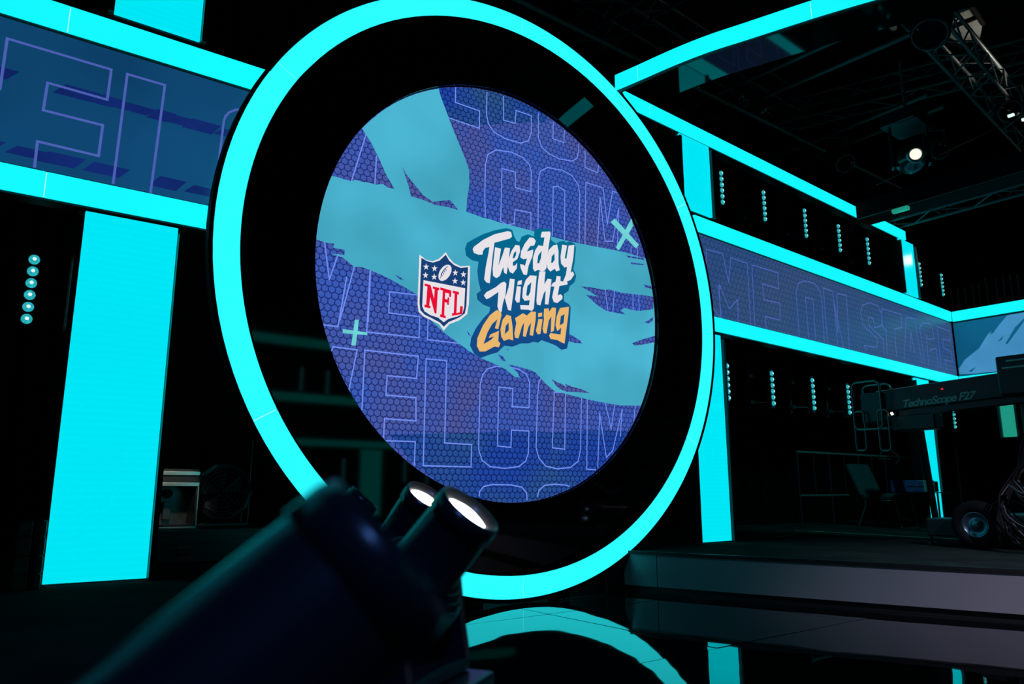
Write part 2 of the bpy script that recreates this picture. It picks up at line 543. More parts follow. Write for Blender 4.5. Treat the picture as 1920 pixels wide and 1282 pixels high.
# flat artwork of the screens, metres in the plane of each screen
ART = {"teal":[[-1.202,0.883],[-1.214,0.868],[-1.143,0.784],[-1.085,0.694],[-1.026,0.591],[-0.967,0.517],[-1.016,0.514],[-1.051,0.529],[-1.105,0.511],[-1.146,0.513],[-1.199,0.506],[-1.238,0.509],[-1.27,0.491],[-1.328,0.491],[-1.367,0.494],[-1.409,0.49],[-1.413,0.48],[-1.428,0.432],[-1.442,0.383],[-1.457,0.32],[-1.47,0.256],[-1.479,0.194],[-1.486,0.132],[-1.491,0.066],[-1.457,0.061],[-1.407,0.056],[-1.364,0.063],[-1.369,0.034],[-1.294,0.037],[-1.295,0.003],[-1.386,-0.006],[-1.304,-0.015],[-1.226,-0.061],[-1.175,-0.052],[-1.122,-0.061],[-1.042,-0.077],[-0.946,-0.105],[-0.861,-0.135],[-0.776,-0.166],[-0.671,-0.322],[-0.566,-0.392],[-0.46,-0.444],[-0.367,-0.492],[-0.256,-0.533],[-0.143,-0.561],[-0.06,-0.586],[0.023,-0.633],[0.066,-0.632],[0.04,-0.597],[-0.035,-0.55],[0.024,-0.554],[0.144,-0.567],[0.205,-0.581],[0.302,-0.656],[0.392,-0.708],[0.438,-0.708],[0.579,-0.726],[0.733,-0.743],[0.893,-0.754],[1.058,-0.762],[1.29,-0.749],[1.323,-0.689],[1.353,-0.628],[1.381,-0.565],[1.408,-0.493],[1.432,-0.419],[1.451,-0.344],[1.466,-0.279],[1.477,-0.213],[1.485,-0.146],[1.49,-0.075],[1.492,-0.004],[1.49,0.067],[1.49,0.082],[1.485,0.147],[1.477,0.212],[1.466,0.276],[1.453,0.34],[1.436,0.404],[1.422,0.451],[1.406,0.498],[1.175,0.505],[1.021,0.498],[0.85,0.488],[0.685,0.479],[0.506,0.473],[0.334,0.475],[0.113,0.48],[-0.131,0.477],[-0.199,0.483],[-0.249,0.479],[-0.396,0.491],[-0.404,0.493],[-0.397,0.601],[-0.382,0.69],[-0.384,0.805],[-0.418,0.882],[-0.467,0.97],[-0.534,1.095],[-0.583,1.195],[-0.633,1.296],[-0.648,1.344],[-0.708,1.313],[-0.767,1.28],[-0.827,1.242],[-0.885,1.201],[-0.941,1.158],[-0.999,1.109],[-1.054,1.056],[-1.106,1.001],[-1.156,0.943]],"dark":[[[-0.916,0.688],[-0.886,0.642],[-0.826,0.59],[-0.751,0.527],[-0.676,0.498],[-0.616,0.519],[-0.539,0.545],[-0.499,0.513],[-0.472,0.487],[-0.553,0.489],[-0.66,0.481],[-0.75,0.493],[-0.845,0.497],[-0.861,0.553]],[[0.657,0.132],[0.778,0.142],[0.923,0.146],[0.966,0.157],[1.116,0.153],[1.317,0.17],[1.479,0.179],[1.487,0.126],[1.474,0.071],[1.311,0.031],[1.221,0.026],[1.133,0.032],[1.093,0.004],[1.142,-0.021],[1.044,-0.024],[0.938,-0.024],[0.835,0.007],[0.715,0.073],[0.838,0.08],[0.747,0.109]],[[-0.947,-0.061],[-0.919,-0.065],[-0.874,-0.086],[-0.912,-0.084]],[[1.228,0.433],[1.377,0.444],[1.376,0.434],[1.227,0.416]],[[1.368,0.268],[1.468,0.268],[1.472,0.244],[1.39,0.247]],[[1.174,0.48],[1.379,0.498],[1.392,0.48],[1.309,0.478],[1.196,0.467]],[[1.363,-0.057],[1.422,-0.028],[1.47,0.006],[1.468,-0.027],[1.42,-0.058]],[[1.208,-0.252],[1.322,-0.207],[1.484,-0.155],[1.477,-0.211],[1.32,-0.25],[1.241,-0.266]],[[-0.384,-0.356],[-0.36,-0.379],[-0.352,-0.391],[-0.376,-0.379]],[[0.503,-0.248],[0.569,-0.269],[0.647,-0.297],[0.666,-0.317],[0.588,-0.322],[0.511,-0.313]],[[-0.13,-0.486],[-0.086,-0.497],[-0.057,-0.532],[-0.09,-0.529]],[[-0.052,-0.434],[-0.027,-0.447],[-0.044,-0.449]],[[0.354,-0.617],[0.403,-0.634],[0.467,-0.649],[0.504,-0.672],[0.486,-0.641],[0.561,-0.659],[0.657,-0.669],[0.739,-0.692],[0.618,-0.694],[0.504,-0.7],[0.439,-0.687],[0.393,-0.656]]],"deep":[[[-0.648,1.344],[-0.633,1.296],[-0.583,1.195],[-0.534,1.138],[-0.372,1.16],[-0.204,1.21],[-0.029,1.276],[0.154,1.341],[0.326,1.395],[0.344,1.452],[0.274,1.467],[0.204,1.478],[0.133,1.486],[0.061,1.491],[-0.026,1.492],[-0.113,1.488],[-0.2,1.479],[-0.286,1.464],[-0.361,1.448],[-0.435,1.427],[-0.507,1.403],[-0.579,1.375]],[[-0.939,-1.076],[-0.638,-1.057],[-0.344,-1.04],[-0.027,-1.01],[0.316,-1.007],[0.688,-0.976],[1.135,-0.955],[1.097,-1.012],[1.049,-1.061],[1.0,-1.108],[0.948,-1.152],[0.883,-1.202],[0.816,-1.249],[0.746,-1.292],[0.674,-1.331],[0.599,-1.367],[0.522,-1.398],[0.443,-1.425],[0.363,-1.447],[0.286,-1.464],[0.209,-1.477],[0.131,-1.486],[0.052,-1.491],[-0.026,-1.492],[-0.105,-1.488],[-0.183,-1.481],[-0.26,-1.469],[-0.337,-1.453],[-0.418,-1.432],[-0.497,-1.407],[-0.574,-1.374],[-0.828,-1.201]]],"lines_top":[[[[0.923,0.146],[0.949,-0.03]]],[[[1.025,0.155],[1.002,-0.022]]],[[[1.238,0.165],[1.232,0.019]]],[[[1.306,0.168],[1.306,0.03]]],[[[1.234,0.566],[1.229,0.457]]],[[[1.31,0.598],[1.305,0.48]]]],"lines":[[[[-1.347,-0.598],[-1.339,-0.575],[-1.184,-0.576],[-1.227,-0.827]]],[[[-1.137,-0.936],[-1.133,-0.572],[-0.757,-0.57],[-0.767,-0.714],[-0.975,-0.715],[-0.98,-0.837],[-0.768,-0.837],[-0.763,-0.984],[-0.984,-0.982],[-0.986,-1.094]],[[-0.967,-1.116],[-0.765,-1.114],[-0.767,-1.256]]],[[[-0.7,-0.58],[-0.544,-0.576],[-0.548,-1.114],[-0.338,-1.116],[-0.341,-1.262],[-0.703,-1.261],[-0.7,-0.58]]],[[[0.148,-0.84],[-0.002,-0.843],[0.003,-0.715],[-0.118,-0.716],[-0.127,-1.118],[-0.013,-1.124],[-0.007,-1.006],[0.145,-1.005],[0.141,-1.155],[0.115,-1.215],[0.056,-1.252],[-0.067,-1.267],[-0.187,-1.257],[-0.253,-1.217],[-0.281,-1.148],[-0.282,-1.085],[-0.273,-0.712],[-0.255,-0.645],[-0.215,-0.599],[-0.143,-0.574],[-0.027,-0.567],[0.058,-0.575],[0.126,-0.603],[0.154,-0.662],[0.148,-0.84]]],[[[0.225,-0.752],[0.21,-1.119],[0.235,-1.192],[0.296,-1.244],[0.402,-1.262],[0.53,-1.249],[0.606,-1.203],[0.631,-1.119],[0.653,-0.662],[0.601,-0.58],[0.507,-0.553],[0.376,-0.561],[0.285,-0.588],[0.24,-0.648],[0.225,-0.752]]],[[[0.383,-0.713],[0.359,-1.114],[0.477,-1.121],[0.491,-0.704],[0.383,-0.713]]],[[[0.711,-0.687],[0.69,-1.26],[0.779,-1.262]],[[0.802,-1.242],[0.834,-0.838],[0.893,-1.168],[0.962,-1.116],[1.078,-0.794],[1.048,-1.003]]],[[[0.71,-0.716],[0.884,-0.71],[0.951,-0.949],[1.007,-0.724],[1.231,-0.723],[1.207,-0.861]]],[[[-1.273,-0.136],[-1.315,-0.45],[-1.402,-0.45]]],[[[-1.119,-0.071],[-1.125,-0.458],[-0.756,-0.448],[-0.754,-0.309],[-0.979,-0.316],[-0.977,-0.178],[-0.747,-0.166]]],[[[-0.69,-0.112],[-0.693,-0.453],[-0.352,-0.447]]],[[[-0.241,0.495],[-0.247,0.638],[-0.244,0.887],[-0.223,0.97],[-0.151,1.028],[-0.011,1.051],[0.097,1.04],[0.162,0.999],[0.18,0.942],[0.175,0.785],[0.028,0.781],[0.029,0.902],[-0.095,0.898],[-0.106,0.49],[-0.045,0.474],[0.016,0.498],[0.025,0.608],[0.174,0.618],[0.173,0.47]]],[[[0.241,0.485],[0.248,0.899],[0.268,0.974],[0.341,1.025],[0.497,1.044],[0.597,1.023],[0.656,0.966],[0.671,0.897],[0.655,0.464]]],[[[0.381,0.485],[0.396,0.883],[0.445,0.898],[0.514,0.881],[0.503,0.48]]],[[[0.715,0.461],[0.74,1.008],[0.93,1.008],[0.968,0.707],[1.039,1.009],[1.084,1.007]]],[[[0.85,0.488],[0.895,0.92],[0.937,0.554],[1.023,0.572],[1.105,0.871],[1.076,0.534]]],[[[-0.508,1.398],[-0.508,1.286],[-0.299,1.288],[-0.3,1.153],[-0.579,1.15]]],[[[-0.235,1.458],[-0.239,1.293],[-0.221,1.215],[-0.169,1.163],[-0.064,1.142],[0.08,1.149],[0.153,1.191],[0.182,1.271],[0.183,1.406],[0.035,1.402],[0.025,1.293],[-0.082,1.285],[-0.085,1.476]]],[[[0.253,1.451],[0.251,1.245],[0.285,1.175],[0.361,1.142],[0.459,1.13],[0.599,1.15],[0.651,1.192],[0.67,1.271],[0.671,1.314]]],[[[0.403,1.424],[0.398,1.281],[0.511,1.282],[0.519,1.389]]],[[[0.739,1.275],[0.733,1.133],[0.874,1.126],[0.886,1.192]]],[[[-1.183,0.838],[-1.27,0.491]]],[[[-1.104,0.709],[-1.108,0.51]]],[[[-1.426,0.059],[-1.384,-0.168],[-1.336,-0.002]]],[[[-1.226,-0.061],[-1.304,-0.405]]],[[[-1.115,-0.062],[-1.119,-0.392]]],[[[-0.274,-1.447],[-0.271,-1.422],[-0.24,-1.388],[-0.17,-1.375],[-0.01,-1.377],[0.081,-1.391],[0.122,-1.429],[0.128,-1.477]]],[[[0.221,-1.454],[0.233,-1.412],[0.285,-1.378],[0.383,-1.37],[0.491,-1.377],[0.514,-1.384]]]],"marks":[[[[1.003,0.731],[1.053,0.772],[1.329,0.602],[1.29,0.564]],[[1.244,0.811],[1.252,0.811],[1.265,0.756],[1.091,0.508],[1.054,0.521]]],[[[-1.286,-0.461],[-1.123,-0.461],[-1.122,-0.478],[-1.284,-0.486]],[[-1.209,-0.393],[-1.182,-0.389],[-1.196,-0.552],[-1.225,-0.553]]]],"shield_white":[[-0.77,0.108],[-0.722,0.082],[-0.67,0.08],[-0.623,0.105],[-0.593,0.135],[-0.568,0.165],[-0.543,0.132],[-0.502,0.1],[-0.447,0.087],[-0.369,0.105],[-0.37,-0.007],[-0.375,-0.167],[-0.388,-0.24],[-0.45,-0.291],[-0.53,-0.329],[-0.573,-0.379],[-0.609,-0.34],[-0.661,-0.324],[-0.729,-0.304],[-0.765,-0.279],[-0.775,-0.228],[-0.773,-0.077]],"shield_navy":[[-0.755,0.088],[-0.713,0.074],[-0.666,0.072],[-0.618,0.094],[-0.588,0.124],[-0.568,0.146],[-0.539,0.109],[-0.498,0.085],[-0.447,0.076],[-0.386,0.092],[-0.39,-0.043],[-0.396,-0.186],[-0.408,-0.239],[-0.46,-0.277],[-0.535,-0.315],[-0.573,-0.352],[-0.604,-0.328],[-0.661,-0.309],[-0.721,-0.291],[-0.754,-0.266],[-0.761,-0.218],[-0.759,-0.074]],"shield_field":[[-0.736,-0.061],[-0.408,-0.062],[-0.414,-0.197],[-0.429,-0.246],[-0.469,-0.268],[-0.54,-0.295],[-0.574,-0.322],[-0.618,-0.297],[-0.679,-0.288],[-0.723,-0.269],[-0.741,-0.238]],"shield_red":[[[-0.728,-0.083],[-0.682,-0.084],[-0.653,-0.175],[-0.65,-0.108],[-0.664,-0.108],[-0.664,-0.091],[-0.614,-0.094],[-0.614,-0.111],[-0.625,-0.111],[-0.632,-0.273],[-0.647,-0.271],[-0.682,-0.168],[-0.689,-0.226],[-0.678,-0.227],[-0.679,-0.244],[-0.725,-0.241],[-0.724,-0.224],[-0.712,-0.224],[-0.706,-0.1],[-0.727,-0.099]],[[-0.607,-0.088],[-0.519,-0.096],[-0.521,-0.143],[-0.536,-0.142],[-0.538,-0.12],[-0.567,-0.119],[-0.569,-0.162],[-0.549,-0.163],[-0.548,-0.147],[-0.534,-0.148],[-0.538,-0.2],[-0.552,-0.199],[-0.551,-0.186],[-0.57,-0.185],[-0.572,-0.275],[-0.559,-0.277],[-0.561,-0.294],[-0.605,-0.289],[-0.604,-0.271],[-0.593,-0.273],[-0.587,-0.107],[-0.607,-0.107]],[[-0.508,-0.094],[-0.458,-0.097],[-0.459,-0.116],[-0.471,-0.115],[-0.476,-0.246],[-0.451,-0.237],[-0.446,-0.192],[-0.425,-0.192],[-0.429,-0.246],[-0.512,-0.27],[-0.511,-0.251],[-0.498,-0.248],[-0.493,-0.113],[-0.508,-0.113]]],"stars":[[[-0.719,0.057],[-0.713,0.041],[-0.696,0.044],[-0.709,0.032],[-0.704,0.016],[-0.718,0.023],[-0.732,0.011],[-0.727,0.028],[-0.741,0.036],[-0.724,0.039]],[[-0.654,0.057],[-0.648,0.042],[-0.631,0.045],[-0.644,0.032],[-0.639,0.016],[-0.653,0.024],[-0.667,0.011],[-0.663,0.028],[-0.677,0.036],[-0.659,0.039]],[[-0.722,-0.002],[-0.716,-0.017],[-0.699,-0.014],[-0.712,-0.027],[-0.707,-0.042],[-0.721,-0.035],[-0.735,-0.047],[-0.73,-0.03],[-0.744,-0.022],[-0.727,-0.019]],[[-0.655,-0.001],[-0.649,-0.017],[-0.632,-0.014],[-0.646,-0.027],[-0.64,-0.042],[-0.655,-0.035],[-0.669,-0.047],[-0.664,-0.03],[-0.678,-0.022],[-0.661,-0.019]],[[-0.49,0.057],[-0.484,0.042],[-0.465,0.045],[-0.48,0.032],[-0.474,0.016],[-0.489,0.023],[-0.504,0.011],[-0.499,0.028],[-0.513,0.036],[-0.495,0.04]],[[-0.424,0.057],[-0.418,0.042],[-0.399,0.045],[-0.414,0.031],[-0.408,0.015],[-0.424,0.023],[-0.438,0.01],[-0.433,0.028],[-0.448,0.036],[-0.43,0.039]],[[-0.491,-0.001],[-0.485,-0.017],[-0.467,-0.014],[-0.482,-0.027],[-0.476,-0.043],[-0.491,-0.035],[-0.505,-0.048],[-0.5,-0.03],[-0.515,-0.022],[-0.497,-0.019]],[[-0.425,-0.0],[-0.419,-0.016],[-0.4,-0.013],[-0.415,-0.026],[-0.409,-0.042],[-0.424,-0.034],[-0.439,-0.047],[-0.434,-0.029],[-0.449,-0.021],[-0.431,-0.018]]],"ball":[[-0.535,0.078],[-0.527,0.073],[-0.521,0.064],[-0.52,0.051],[-0.521,0.037],[-0.527,0.021],[-0.535,0.005],[-0.546,-0.01],[-0.558,-0.023],[-0.572,-0.033],[-0.585,-0.04],[-0.597,-0.043],[-0.608,-0.041],[-0.616,-0.036],[-0.621,-0.026],[-0.623,-0.014],[-0.621,0.0],[-0.616,0.016],[-0.608,0.032],[-0.597,0.047],[-0.585,0.06],[-0.572,0.07],[-0.558,0.077],[-0.546,0.08]],"lace":[[[-0.547,0.068],[-0.573,0.044],[-0.594,0.009],[-0.605,-0.028],[-0.609,-0.028],[-0.601,0.009],[-0.577,0.046],[-0.549,0.071]],[[-0.573,0.052],[-0.557,0.037],[-0.561,0.033],[-0.577,0.048]],[[-0.583,0.038],[-0.567,0.023],[-0.572,0.019],[-0.587,0.034]],[[-0.593,0.025],[-0.578,0.007],[-0.583,0.003],[-0.596,0.021]],[[-0.601,0.009],[-0.588,-0.007],[-0.592,-0.01],[-0.604,0.005]]],"blob":[[-0.413,0.222],[-0.395,0.266],[-0.339,0.306],[-0.263,0.356],[-0.165,0.406],[-0.055,0.447],[-0.004,0.445],[0.011,0.405],[0.037,0.368],[0.063,0.369],[0.084,0.412],[0.142,0.442],[0.2,0.437],[0.204,0.486],[0.238,0.507],[0.348,0.529],[0.37,0.5],[0.364,0.445],[0.414,0.424],[0.448,0.449],[0.494,0.463],[0.516,0.454],[0.551,0.473],[0.603,0.465],[0.618,0.433],[0.6,0.303],[0.587,0.256],[0.615,0.207],[0.597,0.154],[0.544,0.11],[0.532,0.072],[0.488,0.043],[0.485,-0.014],[0.536,-0.028],[0.554,-0.052],[0.53,-0.307],[0.51,-0.374],[0.456,-0.391],[0.402,-0.365],[0.337,-0.352],[0.263,-0.341],[0.231,-0.364],[0.189,-0.361],[0.148,-0.378],[0.076,-0.387],[-0.004,-0.421],[-0.073,-0.421],[-0.103,-0.448],[-0.131,-0.475],[-0.198,-0.498],[-0.273,-0.53],[-0.329,-0.505],[-0.362,-0.454],[-0.353,-0.399],[-0.313,-0.324],[-0.257,-0.253],[-0.205,-0.201],[-0.196,-0.164],[-0.258,-0.153],[-0.305,-0.125],[-0.312,-0.086],[-0.278,-0.056],[-0.297,0.005],[-0.308,0.076],[-0.299,0.147],[-0.356,0.148],[-0.403,0.171]],"white":[[[[-0.349,0.227],[-0.338,0.249],[-0.262,0.314],[-0.165,0.376],[-0.045,0.426],[-0.015,0.426],[-0.006,0.393],[-0.025,0.374],[-0.163,0.314],[-0.179,0.215],[-0.202,0.009],[-0.231,0.01],[-0.25,0.029],[-0.237,0.122],[-0.213,0.233],[-0.207,0.274],[-0.243,0.259],[-0.262,0.232],[-0.266,0.206],[-0.3,0.198],[-0.338,0.204]]],[[[-0.157,0.282],[-0.105,0.281],[-0.127,0.15],[-0.093,0.232],[-0.07,0.297],[-0.025,0.302],[-0.037,0.2],[-0.055,0.101],[-0.077,0.108],[-0.085,0.15],[-0.114,0.078],[-0.144,0.056],[-0.173,0.067],[-0.178,0.116],[-0.166,0.217]]],[[[-0.043,0.157],[-0.033,0.226],[-0.009,0.286],[0.026,0.336],[0.063,0.339],[0.068,0.297],[0.042,0.232],[0.001,0.201],[0.001,0.174],[0.021,0.179],[0.042,0.203],[0.036,0.159],[0.001,0.115],[-0.027,0.123]],[[-0.001,0.232],[0.011,0.273],[0.032,0.29],[0.031,0.26],[0.014,0.231]]],[[[0.07,0.25],[0.078,0.299],[0.11,0.361],[0.157,0.421],[0.195,0.425],[0.216,0.405],[0.2,0.367],[0.162,0.355],[0.13,0.308],[0.162,0.32],[0.192,0.335],[0.183,0.281],[0.146,0.201],[0.13,0.128],[0.098,0.126],[0.073,0.17],[0.067,0.199],[0.099,0.2],[0.111,0.19],[0.132,0.254],[0.099,0.241]]],[[[0.265,0.459],[0.276,0.49],[0.354,0.509],[0.361,0.493],[0.338,0.377],[0.317,0.215],[0.3,0.193],[0.273,0.179],[0.236,0.187],[0.204,0.167],[0.187,0.187],[0.188,0.269],[0.21,0.334],[0.243,0.378],[0.286,0.38],[0.3,0.451],[0.265,0.443]],[[0.228,0.237],[0.237,0.296],[0.272,0.342],[0.265,0.284],[0.245,0.236]]],[[[0.323,0.295],[0.341,0.36],[0.386,0.406],[0.425,0.42],[0.438,0.37],[0.436,0.272],[0.447,0.221],[0.413,0.206],[0.398,0.225],[0.355,0.194],[0.329,0.213],[0.321,0.251]],[[0.362,0.263],[0.37,0.317],[0.396,0.344],[0.399,0.296],[0.38,0.269]]],[[[0.476,0.43],[0.525,0.433],[0.5,0.329],[0.516,0.323],[0.541,0.436],[0.6,0.453],[0.589,0.355],[0.558,0.223],[0.581,0.236],[0.594,0.212],[0.557,0.165],[0.499,0.135],[0.482,0.143],[0.509,0.197],[0.522,0.261],[0.496,0.252],[0.462,0.277],[0.457,0.33]]],[[[-0.251,-0.088],[-0.23,-0.06],[-0.153,-0.013],[-0.104,0.028],[-0.075,0.043],[-0.057,0.03],[-0.066,-0.075],[-0.037,0.008],[-0.025,0.073],[0.018,0.076],[0.008,-0.018],[-0.016,-0.162],[-0.042,-0.159],[-0.072,-0.072],[-0.089,-0.124],[-0.099,-0.184],[-0.123,-0.177],[-0.135,-0.147],[-0.126,-0.041],[-0.201,-0.096],[-0.23,-0.111]]],[[[0.038,0.029],[0.075,0.031],[0.062,-0.088],[0.038,-0.094],[0.021,-0.074]]],[[[0.047,0.068],[0.083,0.08],[0.082,0.049],[0.041,0.038]]],[[[0.093,0.021],[0.119,0.089],[0.161,0.131],[0.222,0.137],[0.208,0.024],[0.193,-0.114],[0.175,-0.135],[0.139,-0.131],[0.072,-0.139],[0.067,-0.108],[0.149,-0.097],[0.155,-0.057],[0.108,-0.07],[0.087,-0.047]],[[0.123,-0.024],[0.134,0.045],[0.171,0.081],[0.162,0.008],[0.141,-0.031]]],[[[0.248,0.176],[0.306,0.187],[0.294,0.085],[0.327,0.134],[0.365,0.136],[0.357,0.083],[0.332,-0.064],[0.298,-0.066],[0.307,0.04],[0.288,0.015],[0.255,-0.081],[0.223,-0.08],[0.218,-0.051],[0.229,0.061]]],[[[0.416,0.171],[0.455,0.174],[0.452,0.138],[0.522,0.141],[0.525,0.124],[0.442,0.097],[0.424,0.02],[0.452,0.036],[0.472,0.023],[0.469,0.001],[0.418,-0.039],[0.385,-0.036],[0.369,-0.002],[0.392,0.084],[0.359,0.081],[0.376,0.108],[0.404,0.125]]]],"gold":[[[[-0.104,-0.183],[-0.099,-0.206],[-0.127,-0.311],[-0.156,-0.307],[-0.135,-0.24],[-0.181,-0.282],[-0.218,-0.343],[-0.251,-0.43],[-0.218,-0.412],[-0.185,-0.39],[-0.163,-0.366],[-0.209,-0.383],[-0.194,-0.356],[-0.121,-0.321],[-0.127,-0.395],[-0.108,-0.409],[-0.122,-0.438],[-0.159,-0.437],[-0.236,-0.48],[-0.283,-0.486],[-0.307,-0.448],[-0.302,-0.393],[-0.257,-0.3],[-0.2,-0.221],[-0.143,-0.176]]],[[[-0.108,-0.309],[-0.089,-0.237],[-0.054,-0.196],[-0.016,-0.201],[-0.002,-0.274],[0.004,-0.375],[-0.034,-0.369],[-0.078,-0.388],[-0.101,-0.36]],[[-0.071,-0.34],[-0.062,-0.278],[-0.036,-0.25],[-0.036,-0.307]]],[[[0.021,-0.21],[0.056,-0.188],[0.092,-0.164],[0.128,-0.176],[0.17,-0.139],[0.212,-0.137],[0.209,-0.196],[0.184,-0.318],[0.153,-0.317],[0.167,-0.223],[0.143,-0.255],[0.117,-0.334],[0.091,-0.333],[0.103,-0.231],[0.082,-0.263],[0.051,-0.354],[0.021,-0.353],[0.014,-0.321],[0.032,-0.245]]],[[[0.236,-0.186],[0.275,-0.183],[0.253,-0.295],[0.228,-0.302],[0.211,-0.279]]],[[[0.233,-0.144],[0.27,-0.134],[0.27,-0.162],[0.233,-0.173]]],[[[0.286,-0.151],[0.29,-0.102],[0.335,-0.093],[0.338,-0.118],[0.368,-0.08],[0.406,-0.078],[0.4,-0.135],[0.382,-0.257],[0.352,-0.27],[0.359,-0.15],[0.334,-0.183],[0.311,-0.285],[0.285,-0.287],[0.274,-0.254],[0.288,-0.185]]],[[[0.411,-0.142],[0.445,-0.073],[0.535,-0.05],[0.528,-0.108],[0.485,-0.34],[0.457,-0.335],[0.414,-0.321],[0.348,-0.321],[0.336,-0.297],[0.349,-0.277],[0.447,-0.276],[0.455,-0.222],[0.415,-0.255],[0.399,-0.212]],[[0.44,-0.207],[0.452,-0.135],[0.49,-0.114],[0.478,-0.185]]]],"left_letters":[[[-1.074,2.649],[-1.074,2.922],[-0.611,2.918],[-0.614,2.742],[-0.884,2.747],[-0.887,2.595],[-0.621,2.594],[-0.624,2.421],[-0.894,2.424],[-0.892,2.291]],[[-0.544,2.293],[-0.534,2.919],[-0.346,2.918],[-0.364,2.286]],[[0.079,2.908],[0.038,2.892],[0.004,2.865],[-0.015,2.834],[-0.022,2.799],[-0.03,2.566]]],"right_letters":[[[0.363,2.289],[0.188,2.439],[0.222,2.903],[0.48,2.915],[0.552,2.647],[0.611,2.901],[0.887,2.9],[0.879,2.292]],[[0.406,2.278],[0.375,2.579],[0.42,2.587]],[[0.385,2.271],[0.397,2.601],[0.536,2.388],[0.686,2.504],[0.669,2.281]],[[0.949,2.284],[0.969,2.901],[1.441,2.909],[1.433,2.738],[1.134,2.738],[1.149,2.577],[1.435,2.589],[1.419,2.409],[1.146,2.407],[1.148,2.284]],[[1.771,2.3],[1.774,2.767],[1.834,2.87],[1.976,2.923],[2.175,2.932],[2.287,2.866],[2.309,2.752],[2.289,2.297]],[[1.962,2.305],[1.96,2.737],[2.118,2.742],[2.106,2.304]],[[2.358,2.295],[2.364,2.912],[2.574,2.909],[2.612,2.434],[2.671,2.9],[2.894,2.916],[2.847,2.292]],[[2.58,2.297],[2.58,2.797],[2.715,2.286]],[[3.263,2.32],[3.216,2.37],[3.54,2.388],[3.588,2.497],[3.249,2.611],[3.209,2.764],[3.276,2.865],[3.48,2.926],[3.675,2.918],[3.767,2.826],[3.725,2.678],[3.541,2.629],[3.515,2.741],[3.393,2.734],[3.396,2.632],[3.731,2.516],[3.726,2.33]],[[3.801,2.327],[3.846,2.648],[3.749,2.67],[3.772,2.898],[4.328,2.911],[4.304,2.736],[4.09,2.694],[4.061,2.333]],[[4.272,2.321],[4.462,2.895],[4.72,2.908],[4.807,2.332]],[[4.499,2.469],[4.561,2.723],[4.609,2.457]],[[4.894,2.329],[4.853,2.813],[4.95,2.891],[5.196,2.914],[5.271,2.846],[5.299,2.72],[5.077,2.691],[5.047,2.738],[5.012,2.329]],[[5.098,2.541],[5.327,2.594],[5.322,2.349]],[[5.411,2.333],[5.444,2.91],[5.862,2.901],[5.856,2.766],[5.593,2.758],[5.588,2.626],[5.843,2.603],[5.837,2.47],[5.576,2.467],[5.6,2.326]]],"corner":[11.1768,4.4319],"perp":[[[-0.034,2.309],[-0.014,2.381],[0.096,2.5],[0.289,2.631],[0.427,2.819],[0.525,2.868],[0.679,3.024],[0.792,3.041],[0.9,3.026],[0.966,3.034],[0.881,2.317],[0.57,2.268],[0.157,2.293]]],"perp_dark":[[[0.437,2.805],[0.528,2.894],[0.577,2.925],[0.484,2.81]],[[0.527,2.686],[0.604,2.764],[0.575,2.704]],[[0.613,2.646],[0.747,2.843],[0.869,2.95],[0.865,2.912],[0.763,2.789],[0.634,2.635]],[[0.126,2.337],[0.226,2.382],[0.16,2.319]]],"battens":[["left",0.289,1.956,1.624],["up",6.426,4.108,3.776],["up",7.195,4.078,3.757],["up",8.027,4.053,3.735],["up",8.787,4.023,3.705],["up",9.497,3.994,3.668],["up",10.199,3.96,3.649],["up",10.939,3.923,3.613],["up",11.63,3.879,3.58],["low",6.336,1.973,1.643],["low",7.115,1.968,1.642],["low",7.906,1.962,1.642],["low",8.672,1.951,1.64],["low",10.845,1.797,1.555],["low",11.518,1.901,1.61]]}
AX_B, AX_C, AX_D = (0.168, -0.749, 0.641), (0.099, -0.721, 0.686), (0.526, -0.581, 0.621)

# ------------------------------------------------------------------ the setting
floor = struct(MB().box((-7, -9, -0.12), (15.5, 8, -0.012)).build('floor', M_BLACKMATT), 'glossy black studio floor in front of the ring')
k = 0
for ix in range(5):
    for iy in range(5):
        x0, y0 = 0.55 + ix * 1.22, -1.3 + iy * 1.22
        mb = MB().box((-0.607, -0.607, -0.012), (0.607, 0.607, 0.0))
        o = mb.build('floor_panel', M_FLOOR)
        o.parent = floor
        o.location = (x0 + 0.61, y0 + 0.61, 0)
        o.rotation_euler = (R(random.uniform(-0.10, 0.10)), R(random.uniform(-0.10, 0.10)), 0)
struct(MB().box((-7, -9, 7.0), (15.5, 8, 7.15)).build('ceiling', M_WALL), 'black studio ceiling above the lighting grid')
struct(MB().box((-7, 7.8, -0.1), (15.5, 8, 7.1)).build('wall_back', M_WALL), 'black studio wall behind the drapes')
struct(MB().box((15.3, -9, -0.1), (15.5, 8, 7.1)).build('wall_right', M_WALL), 'black studio wall on the stage side')
struct(MB().box((-7, -9, -0.1), (-6.8, 8, 7.1)).build('wall_left', M_WALL), 'black studio wall on the pillar side')
struct(MB().box((-7, -9, -0.1), (15.5, -8.8, 7.1)).build('wall_front', M_WALL), 'black studio wall behind the viewer')


def platform(name, ring, label):
    o = struct(MB().prism(ring, lambda u, v, d: (u, v, d), 0.0, STAGE - 0.02).build(name, M_BLACK), label)
    t = MB().prism(ring, lambda u, v, d: (u, v, d), STAGE - 0.02, STAGE).build('deck', M_STAGE)
    t.parent = o
    return o


